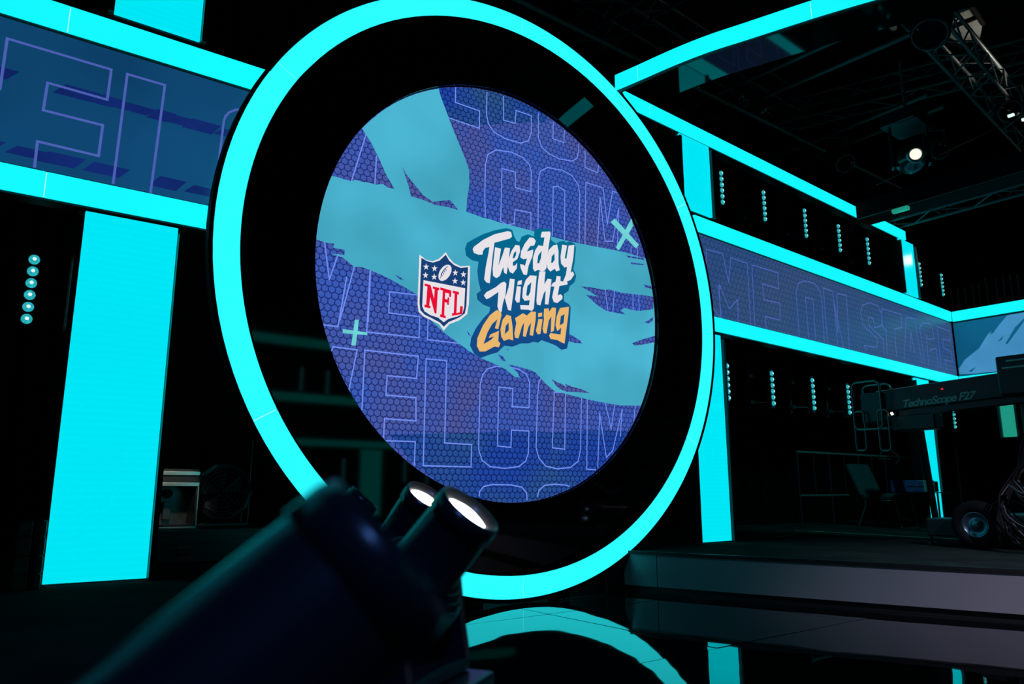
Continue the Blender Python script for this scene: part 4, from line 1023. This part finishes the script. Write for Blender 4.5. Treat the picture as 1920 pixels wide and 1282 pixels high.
MB().cbox((6.55, 1.75, 1.05), (6.95, 2.1, 1.44), 0.02).build('pivot_head', M_CRANE, cr)
cb = MB().cbox((6.12, 1.70, 1.40), (6.36, 2.17, 1.685), 0.012).build('control_box', M_CRANE, cr)
for z in (1.595, 1.645):
    MB().cbox((6.113, 1.95 if z < 1.62 else 1.96, z - 0.007), (6.121, 2.13 if z < 1.62 else 2.10, z + 0.007), 0.003).build('slot_strip', M_CASEA, cb)
MB().tube([(6.30, 1.9, 1.42), (6.55, 1.9, 1.52)], 0.02, 8).build('box_bracket', M_CRANE, cr)
MB().cbox((6.36, 1.3, 0.44), (7.2, 2.66, 0.54), 0.015).build('dolly_deck', M_CRANE, cr)
MB().cbox((6.42, 2.66, 0.36), (6.72, 2.92, 0.50), 0.012).build('battery_box', M_CRANE, cr)
for (wx, wy) in ((6.33, 2.50), (7.25, 2.62), (6.33, 1.35), (7.25, 1.45)):
    M = axis_matrix((wx, wy, STAGE + 0.18), (-1, 0, 0))
    wl = MB().lathe([(0.095, 0.05), (0.13, 0.062), (0.165, 0.05), (0.18, 0.02), (0.18, -0.02), (0.165, -0.05), (0.13, -0.062), (0.095, -0.05)], M, 32, True, True).build('wheel', M_RUBBER, cr)
    hb = MB().lathe([(0.0, 0.035), (0.03, 0.038), (0.035, 0.028), (0.07, 0.020), (0.085, 0.045), (0.096, 0.05), (0.096, -0.04), (0.0, -0.04)], M, 28).build('hub', M_HUB, wl)
for k in range(2):
    MB().tube([(6.33, 2.50 - k * 1.15, STAGE + 0.18), (7.25, 2.62 - k * 1.15, STAGE + 0.18)], 0.02, 8).build('axle', M_CRANE, cr)
# levelling leg seen beside the wheel
MB().tube([(6.62, 2.98, 0.46), (6.62, 2.98, STAGE + 0.02)], 0.014, 8).build('levelling_leg', M_FRAME, cr)
MB().lathe([(0.0, 0.0), (0.045, 0.0), (0.045, 0.015), (0.0, 0.02)], axis_matrix((6.62, 2.98, STAGE), (0, 0, 1)), 16).build('levelling_foot', M_FRAME, cr)
MB().tube([(6.62, 2.98, 0.44), (6.55, 2.75, 0.46)], 0.014, 8).build('outrigger', M_FRAME, cr)
for i in range(16):
    a = Vector((6.38 + random.uniform(-0.05, 0.08), 2.02 + random.uniform(-0.06, 0.06), 1.36 + random.uniform(-0.06, 0.04)))
    b = Vector((6.28 + random.uniform(-0.03, 0.03), 2.19 + random.uniform(-0.02, 0.02), 0.80 + random.uniform(-0.03, 0.03)))
    c = Vector((6.16 + random.uniform(-0.05, 0.05), 2.25 + random.uniform(-0.02, 0.03), 0.60 + random.uniform(-0.04, 0.04)))
    d = Vector((6.10 + random.uniform(-0.06, 0.06), 2.10 + random.uniform(-0.1, 0.12), 0.40 + random.uniform(-0.08, 0.05)))
    e = Vector((6.12 + random.uniform(-0.06, 0.06), 1.80 + random.uniform(-0.1, 0.1), 0.34 + random.uniform(-0.03, 0.12)))
    m1 = a.lerp(b, 0.5) + Vector((random.uniform(-0.02, 0.05), random.uniform(-0.10, 0.06), 0))
    MB().tube(bez([a, m1, b, c, d, e], 6), random.uniform(0.004, 0.007), 6).build('cable', M_CABLEW if i % 6 == 0 else M_CABLE, cr)
for i in range(8):
    a = Vector((6.12, 2.16 + random.uniform(-0.04, 0.03), 0.78 + random.uniform(-0.03, 0.05)))
    b = Vector((6.08, 2.0 + random.uniform(-0.06, 0.06), 0.70 + random.uniform(-0.12, 0.05)))
    c = Vector((6.1, 1.7, 0.75 + random.uniform(-0.25, 0.1)))
    MB().tube(bez([a, b, c], 8), 0.006, 6).build('cable', M_CABLEW if i % 2 == 0 else M_CABLE, cr)
for (ya, za, yb, zb_, yc, zc) in ((3.20, 1.06, 3.26, 0.99, 3.15, 1.0), (3.15, 1.06, 3.08, 0.99, 3.12, 0.95)):
    MB().tube(bez([(6.42, ya, za), (6.42, yb, zb_), (6.42, yc, zc - 0.02)], 6), 0.005, 6).build('strap', M_CABLEW, cr)
# monitor stand standing before the far pillar
ms = thing('monitor_stand', 'tall thin black stand with a small screen back, before the far pillar', 'stand', (8.49, 3.75, STAGE))
MB().tube([(8.49, 3.75, STAGE + 0.02), (8.32, 3.75, 1.58)], 0.033, 10).build('pole', M_BLACKMATT, ms)
MB().cbox((8.30, 3.72, 1.56), (8.90, 3.77, 1.75), 0.008).build('screen_back', M_BLACKMATT, ms)
for a in (0, 120, 240):
    MB().tube([(8.48, 3.75, STAGE + 0.16), (8.48 + 0.2 * math.cos(R(a)), 3.75 + 0.2 * math.sin(R(a)), STAGE + 0.012)], 0.01, 6).build('leg', M_BLACKMATT, ms)

# ------------------------------------------------------------------ behind the wide pillar
bc = thing('road_case', 'long low black road case under the fan and the metal-edged case', 'case', (1.42, 5.2, STAGE))
MB().cbox((0.95, 4.9, STAGE + 0.002), (1.95, 5.5, 0.49), 0.01).build('body', M_BLACK, bc)
MB().box((0.95, 4.893, 0.40), (1.95, 4.899, 0.415)).build('lid_seam', M_FRAME, bc)
for x in (1.2, 1.68):
    MB().cbox((x, 4.885, 0.34), (x + 0.09, 4.899, 0.385), 0.003).build('handle', M_FRAME, bc)
fn = thing('drum_fan', 'round black drum fan on a short stand beside the metal-edged case', 'fan', (1.52, 5.2, 0.49))
M = axis_matrix((1.52, 5.16, 0.712), (-0.12, -1, 0))
prof = [(0.183, 0.0), (0.183, 0.14), (0.17, 0.15), (0.158, 0.14), (0.158, 0.0)]
MB().lathe([(0.185, -0.10), (0.192, 0.0), (0.185, 0.03), (0.165, 0.035), (0.158, 0.02), (0.158, -0.10)], M, 10, False, True).build('drum', M_FRAME, fn)
gd = MB()
for r_ in (0.03, 0.055, 0.08, 0.105, 0.13, 0.15):
    gd.tube([M @ Vector((r_ * math.cos(2 * math.pi * i / 28), r_ * math.sin(2 * math.pi * i / 28), 0.02)) for i in range(28)], 0.0022, 5, closed=True)
for i in range(8):
    a = math.pi * i / 4
    gd.tube([M @ Vector((0.02 * math.cos(a), 0.02 * math.sin(a), 0.021)), M @ Vector((0.16 * math.cos(a), 0.16 * math.sin(a), 0.021))], 0.0025, 5)
gd.build('guard', M_FRAME, fn)
for i in range(5):
    a = 2 * math.pi * i / 5
    MB().add([M @ Vector((0.02 * math.cos(a), 0.02 * math.sin(a), -0.03)), M @ Vector((0.145 * math.cos(a), 0.145 * math.sin(a), -0.05)), M @ Vector((0.145 * math.cos(a + 0.75), 0.145 * math.sin(a + 0.75), -0.01)), M @ Vector((0.02 * math.cos(a + 1), 0.02 * math.sin(a + 1), -0.02))], [(0, 1, 2, 3)]).build('blade', M_BLACK, fn)
MB().lathe([(0.0, 0.03), (0.022, 0.027), (0.024, -0.06), (0.0, -0.06)], M, 16).build('hub', M_BLACK, fn)
MB().cbox((1.33, 5.05, 0.492), (1.67, 5.33, 0.515), 0.005).build('base', M_BLACK, fn)
for x in (1.345, 1.655):
    MB().tube([(x, 5.18, 0.51), (x, 5.18, 0.60)], 0.010, 6).build('bracket', M_FRAME, fn)
oc = thing('open_case', 'small open-fronted case with bright aluminium edges next to the fan', 'case', (1.19, 5.0, 0.49))
MB().box((1.07, 5.16, 0.495), (1.31, 5.17, 0.835)).build('back_panel', M_STEEL, oc)
for a, b, n_ in (((1.065, 4.98, 0.492), (1.315, 5.17, 0.512), 'bottom_panel'), ((1.065, 4.98, 0.835), (1.315, 5.17, 0.85), 'top_panel'), ((1.065, 4.98, 0.512), (1.075, 5.17, 0.835), 'side_panel'), ((1.305, 4.98, 0.512), (1.315, 5.17, 0.835), 'side_panel')):
    MB().box(a, b).build(n_, M_BLACK, oc)
for a, b in (((1.06, 4.97, 0.812), (1.32, 4.979, 0.836)), ((1.06, 4.97, 0.745), (1.32, 4.979, 0.768)), ((1.06, 4.97, 0.492), (1.32, 4.979, 0.502)), ((1.06, 4.97, 0.503), (1.068, 4.979, 0.744)), ((1.312, 4.97, 0.503), (1.32, 4.979, 0.744))):
    MB().cbox(a, b, 0.002).build('edge_strip', M_ALU, oc)
MB().box((1.076, 4.982, 0.75), (1.304, 4.988, 0.81)).build('drawer_front', M_BLACK, oc)
MB().lathe([(0.0, 0.0), (0.028, 0.0), (0.028, 0.014), (0.0, 0.016)], axis_matrix((1.18, 5.155, 0.70), (0, -1, 0)), 20).build('round_dial', M_BLACK, oc)
MB().cbox((1.155, 5.13, 0.54), (1.20, 5.155, 0.65), 0.004).build('inner_block', M_STEEL, oc)
rk = thing('wrapped_stack', 'stack of small grey wrapped blocks at the foot of the wide pillar', 'stack', (0.37, 4.12, STAGE))
for c_, x in enumerate((0.32, 0.40)):
    z = STAGE + 0.001
    for i in range(4):
        h_ = 0.07 + 0.008 * ((i * 7 + c_ * 3) % 3)
        w_ = 0.056 if c_ == 0 else 0.03
        MB().cbox((x, 4.06, z), (x + w_, 4.18, z + h_ - 0.004), 0.006, None).build('wrapped_block', M_CAMO, rk)
        z += h_
MB().tube([(0.315, 4.055, STAGE + 0.30), (0.415, 4.055, STAGE + 0.30)], 0.004, 6).build('strap', M_CABLE, rk)
tp = thing('thin_pole', 'thin upright metal pole standing between the fan and the ring', 'pole', (1.86, 5.6, STAGE))
MB().tube([(1.84, 5.6, STAGE + 0.01), (1.84, 5.6, 1.45)], 0.008, 8).build('tube', M_STEEL, tp)
MB().lathe([(0.0, 0.0), (0.10, 0.0), (0.10, 0.01), (0.0, 0.012)], axis_matrix((1.84, 5.6, STAGE), (0, 0, 1)), 20).build('base_plate', M_BLACK, tp)

# thin chain at the foot of the ring
cn = thing('chain', 'thin metal chain trailing on the floor at the foot of the ring', 'chain', (3.7, 3.98, 0.0))
path = bez([(3.89, 4.03, 0.15), (3.875, 4.0, 0.07), (3.85, 3.98, 0.006), (3.70, 3.97, 0.006), (3.55, 3.96, 0.006), (3.42, 3.97, 0.006)], 7)
mb = MB()
for i in range(0, len(path) - 1):
    c0, c1 = path[i], path[i + 1]
    d = (c1 - c0).normalized()
    s_ = d.cross(Vector((0.3, 0.2, 0.9))).normalized()
    if i % 2:
        s_ = d.cross(s_).normalized()
    mid = (c0 + c1) / 2
    h_ = (c1 - c0).length * 0.62
    mb.tube([mid + d * h_ * math.cos(2 * math.pi * k / 8) + s_ * 0.006 * math.sin(2 * math.pi * k / 8) for k in range(8)], 0.0018, 4, closed=True)
mb.build('links', M_STEEL, cn)

# ------------------------------------------------------------------ the lighting grid
GT = 'trusses of the lighting grid'


def truss(a, b, s, label, box=True):
    a, b = Vector(a), Vector(b)
    d = (b - a).normalized()
    u = d.cross(Vector((0, 0, 1))).normalized()
    w = Vector((0, 0, 1))
    th = thing('lighting_truss', label, 'truss', tuple((a + b) / 2), GT)
    off = [u * s / 2 + w * s / 2, u * -s / 2 + w * s / 2, u * -s / 2 - w * s / 2, u * s / 2 - w * s / 2]
    for o in off:
        MB().tube([a + o, b + o], 0.022, 8).build('chord', M_TRUSS, th)
    mb = MB()
    L = (b - a).length
    n = max(2, int(L / s))
    for f in range(4):
        p, q = off[f], off[(f + 1) % 4]
        for i in range(n):
            s0, s1 = a + d * (L * i / n), a + d * (L * (i + 1) / n)
            mb.tube([s0 + (p if i % 2 else q), s1 + (q if i % 2 else p)], 0.010, 6, cap=False)
    mb.build('lattice', M_TRUSS, th)
    return th


def grid_pipe(a, b, label, r=0.026):
    th = thing('grid_pipe', label, 'pipe', a, 'pipes of the lighting grid')
    MB().tube([a, b], r, 10).build('tube', M_TRUSS, th)
    return th


def grid_lamp(p, aim, r, L, label, lens=None, deco=True, clampz=0.25):
    """lamp hanging from a hook clamp"""
    p, aim = Vector(p), Vector(aim).normalized()
    th = thing('grid_lamp', label, 'stage light', tuple(p + Vector((0, 0, clampz))), 'lamps hanging in the grid')
    M = axis_matrix(p, aim)
    MB().lathe([(r, 0.0), (r * 1.02, -L * 0.3), (r * 1.15, -L * 0.5), (r * 1.15, -L * 0.85), (r * 0.8, -L), (0.0, -L * 1.02)], M, 24).build('body', M_HEAD, th)
    MB().lathe([(r * 0.86, -0.01), (r * 0.9, 0.006), (r * 1.08, 0.0), (r * 1.08, -0.03), (r * 0.86, -0.03)], M, 24, True, True).build('rim', M_HEAD, th)
    MB().lathe([(r * 0.86, -0.012), (r * 0.5, -0.004), (0.0, 0.0)], M, 24).build('lens', lens or M_GLASS, th)
    h = aim.cross(Vector((0, 0, 1))).normalized()
    c = p - aim * L * 0.55
    y_ = MB()
    y_.tube([c - h * r * 1.25, c - h * r * 1.25 + Vector((0, 0, r * 2.2)), c + h * r * 1.25 + Vector((0, 0, r * 2.2)), c + h * r * 1.25], 0.012, 6)
    y_.build('yoke', M_TRUSS, th)
    MB().tube([c + Vector((0, 0, r * 2.2)), c + Vector((0, 0, r * 2.2 + clampz))], 0.014, 6).build('hook_clamp', M_TRUSS, th)
    return th


grid_pipe((6.60, 5.7, 5.2), (6.80, 2.9, 5.2), 'dark ladder pipe above the highest light bar, nearer the ring')
grid_pipe((7.07, 5.7, 5.2), (7.26, 2.9, 5.2), 'dark ladder pipe carrying two small lamps, second from the ring')
grid_pipe((6.66, 4.95, 5.23), (7.12, 4.95, 5.23), 'short cross pipe joining the two ladder pipes', 0.014)
grid_pipe((-0.6, 4.85, 5.145), (12.2, 4.85, 5.145), 'long dark grid pipe holding the batten pipes behind the set')
grid_pipe((8.67, 5.8, 5.2), (8.60, 3.4, 5.2), 'dark grid pipe in the middle of the grid, above the box beam')
grid_pipe((9.08, 5.8, 5.2), (9.03, 3.4, 5.2), 'dark grid pipe next to the unlit round lamp')
truss((7.0, 2.80, 5.42), (12.0, 3.28, 5.42), 0.30, 'lattice truss with bright edges slanting through the upper right corner')
truss((8.9, 5.6, 5.9), (10.3, 1.8, 5.9), 0.30, 'dim lattice truss crossing the grid above the bright round lamp')
truss((9.72, 5.3, 4.35), (9.74, 1.4, 4.35), 0.34, 'dark lattice truss below the box beam on the right')
truss((5.6, 5.9, 6.1), (5.9, 0.6, 6.1), 0.34, 'very dim lattice truss above the curved canopy bar')
truss((2.2, 5.4, 6.5), (9.6, 5.8, 6.5), 0.34, 'very dim lattice truss high behind the ring')
bm_ = thing('box_beam', 'dark box beam crossing in front of the highest light bar', 'beam', (8.4, 3.4, 3.9))
MB().cbox((8.43, 0.9, 3.89), (8.72, 4.27, 4.115), 0.01).build('body', M_BLACKMATT, bm_)
MB().box((8.424, 0.9, 3.895), (8.4295, 4.26, 3.905)).build('edge_trim', M_TRUSS, bm_)
MB().cbox((8.40, 3.66, 3.845), (8.46, 3.84, 3.888), 0.004).build('sign_box', M_PILLAR_G, bm_)
for y in (3.69, 3.81):
    MB().tube([(8.445, y, 3.88), (8.445, y, 3.895)], 0.006, 6).build('hanger', M_TRUSS, bm_)

grid_lamp((6.66, 4.50, 4.98), (-0.3, -0.4, -0.85), 0.065, 0.20, 'small dark lamp on the ladder pipe, nearer the ring', None, True, 0.02)
grid_lamp((7.10, 4.54, 4.98), (0.2, -0.5, -0.8), 0.07, 0.22, 'small dark lamp with a pale hood, lower on the ladder pipes', None, True, 0.02)
grid_lamp((8.58, 4.42, 4.72), (-0.3, -0.6, -0.7), 0.12, 0.34, 'unlit round lamp hanging above the slanting highest bar', None, True, 0.09)
grid_lamp((9.00, 3.48, 4.66), (-0.6, -0.6, -0.6), 0.10, 0.30, 'dim lamp hanging just above the bright round lamp', None, True, 0.24)
grid_lamp((7.12, 2.72, 5.02), (-0.5, -0.1, -0.8), 0.16, 0.44, 'bulky dark lamp in front of the pale ceiling boards')
gl = grid_lamp((9.25, 2.80, 4.95), (-0.75, -0.3, -0.5), 0.12, 0.30, 'lamp with two tiny bright points at the end of the slanting cable', None)
for dx, dy in ((0.0, 0.0), (0.22, -0.06)):
    _l = MB().box((9.0 + dx, 2.70 + dy, 4.78), (9.03 + dx, 2.76 + dy, 4.805)).build('status_lamp', M_LEDCORE, gl)
    MB().tube([(9.015 + dx, 2.73 + dy, 4.80), (9.2, 2.80, 4.93)], 0.006, 6).build('lamp_bracket', M_TRUSS, _l)
# big moving light with a lit lens
bl = thing('moving_head_light', 'dark moving light with one bright round lens hanging under the grid', 'stage light', (7.45, 3.35, 4.5), 'lamps hanging in the grid')
P, axd = Vector((7.42, 3.10, 4.015)), Vector((-0.80, -0.52, -0.22)).normalized()
M = axis_matrix(P, axd)
MB().lathe([(0.075, 0.0), (0.08, -0.10), (0.13, -0.16), (0.15, -0.30), (0.13, -0.42), (0.0, -0.45)], M, 28).build('head', M_HEAD, bl)
MB().lathe([(0.052, -0.005), (0.060, 0.012), (0.082, 0.006), (0.084, -0.03), (0.052, -0.03)], M, 28, True, True).build('rim', M_ALU, bl)
MB().lathe([(0.058, -0.008), (0.03, 0.004), (0.0, 0.008)], M, 28).build('lens', M_LENS, bl)
c = P - axd * 0.28
h = axd.cross(Vector((0, 0, 1))).normalized()
for s in (-1, 1):
    q = c + h * s * 0.17
    MB().cbox((-0.05, -0.012, -0.08), (0.05, 0.012, 0.34), 0.006, Matrix.Translation(q) @ Matrix.Rotation(math.atan2(h.y, h.x) + R(90), 4, 'Z')).build('yoke_arm', M_HEAD, bl)
MB().cbox((c.x - 0.22, c.y - 0.18, c.z + 0.34), (c.x + 0.22, c.y + 0.18, c.z + 0.48), 0.015).build('base', M_HEAD, bl)
MB().tube([(c.x, c.y, c.z + 0.48), (c.x, c.y, 5.2)], 0.02, 6).build('hook_clamp', M_TRUSS, bl)
sp = grid_lamp((13.0, 3.33, 4.6), (-1, 0.35, -0.45), 0.10, 0.34, 'powerful lit lamp beyond the corner band, out at the right', M_LENSB)
tag(MB().tube([(7.30, 3.46, 3.78), (9.62, 2.88, 5.0)], 0.006, 6).build('safety_cable', M_TUBE), 'long thin cable slanting from the bright round lamp to the upper right', 'cable', 'cables in the grid')
tag(MB().tube([(4.95, 3.80, 4.2), (5.35, 3.40, 5.3)], 0.005, 6).build('safety_cable', M_TUBE), 'thin suspension cable rising from the curved canopy bar', 'cable', 'cables in the grid')
cp = thing('ceiling_board', 'pale grey ceiling boards lit from below behind the lattice truss', 'ceiling board', (8.9, 3.1, 6.12))
BOARDS =  [[[8.969, 3.355], [8.656, 3.157], [8.507, 2.975], [8.623, 2.876], [8.996, 2.945], [9.254, 2.965], [9.497, 3.081], [9.451, 3.312], [9.157, 3.327]], [[8.352, 3.388], [8.35, 3.297], [8.503, 3.367], [8.502, 3.476]], [[8.36, 3.109], [8.354, 3.069], [8.506, 3.076], [8.503, 3.123]], [[8.391, 3.645], [8.389, 3.549], [8.526, 3.616], [8.498, 3.662]]]
STRUTS =  [[[8.808, 3.289], [8.852, 2.874]], [[8.83, 3.198], [8.435, 2.899]], [[8.436, 2.812], [9.05, 2.887]], [[8.927, 3.273], [9.361, 3.252]]]
RODS = [[11.9, 4.69, 3.681], [11.9, 4.597, 3.702], [11.9, 4.498, 3.722], [11.9, 4.393, 3.739], [11.9, 4.309, 3.72], [11.9, 4.211, 3.763], [11.9, 4.081, 3.733], [11.9, 3.984, 3.727], [11.9, 3.894, 3.738], [11.9, 3.801, 3.732]]
for q in BOARDS:
    MB().prism(q, lambda u, v, d: (u, v, d), 6.12, 6.16).build('board', M_PLASTER, cp)
for q in STRUTS:
    MB().tube([(q[0][0], q[0][1], 6.02), (q[1][0], q[1][1], 6.02)], 0.028, 6).build('beam', M_BLACKMATT, cp)
rr = thing('rod_rack', 'row of thin upright metal rods above the corner band', 'rack', (11.9, 4.2, 3.2), None)
for x, y, z in RODS:
    MB().tube([(x, y, 3.16), (x, y, z)], 0.012, 6).build('rod', M_TRUSS, rr)
MB().tube([(11.9, 4.9, 3.17), (11.9, 0.4, 3.17)], 0.016, 6).build('base_rail', M_TRUSS, rr)
for y in (4.88, 2.6, 0.5):
    MB().tube([(11.9, y, STAGE), (11.9, y, 3.17)], 0.02, 6).build('upright', M_BLACK, rr)

# ------------------------------------------------------------------ the opposite side of the studio, seen only as reflections
for zs, nm in (((3.06, 3.20), 'upper'), ((2.146, 2.273), 'middle'), ((1.44, 1.54), 'lower')):
    light_bar(OW, 3.0, 8.6, zs, [4.6, 6.4], 'cyan light bar of the opposite set, %s of three, mirrored in the ring face' % nm, GB, 0, 0, 0.13, M_BAR_DIM)
light_pillar(OW, 5.9, 6.3, STAGE, 1.40, 'cyan light pillar of the opposite set, mirrored in the ring face', M_BAR_DIM)
for i, (x, z) in enumerate(((4.55, 2.5), (5.0, 2.48), (5.45, 2.46), (5.35, 1.05), (6.5, 1.05), (6.95, 1.02))):
    batten(x, -3.5, z + 0.16, z - 0.16, 'six-lens LED batten of the opposite set, %s from the viewer' % ORD[i], 'battens of the opposite set', 1)
opp = platform('opposite_platform', [(2.0, -3.4), (10, -3.4), (10, -5.0), (2.0, -5.0)], 'low platform carrying the opposite set')
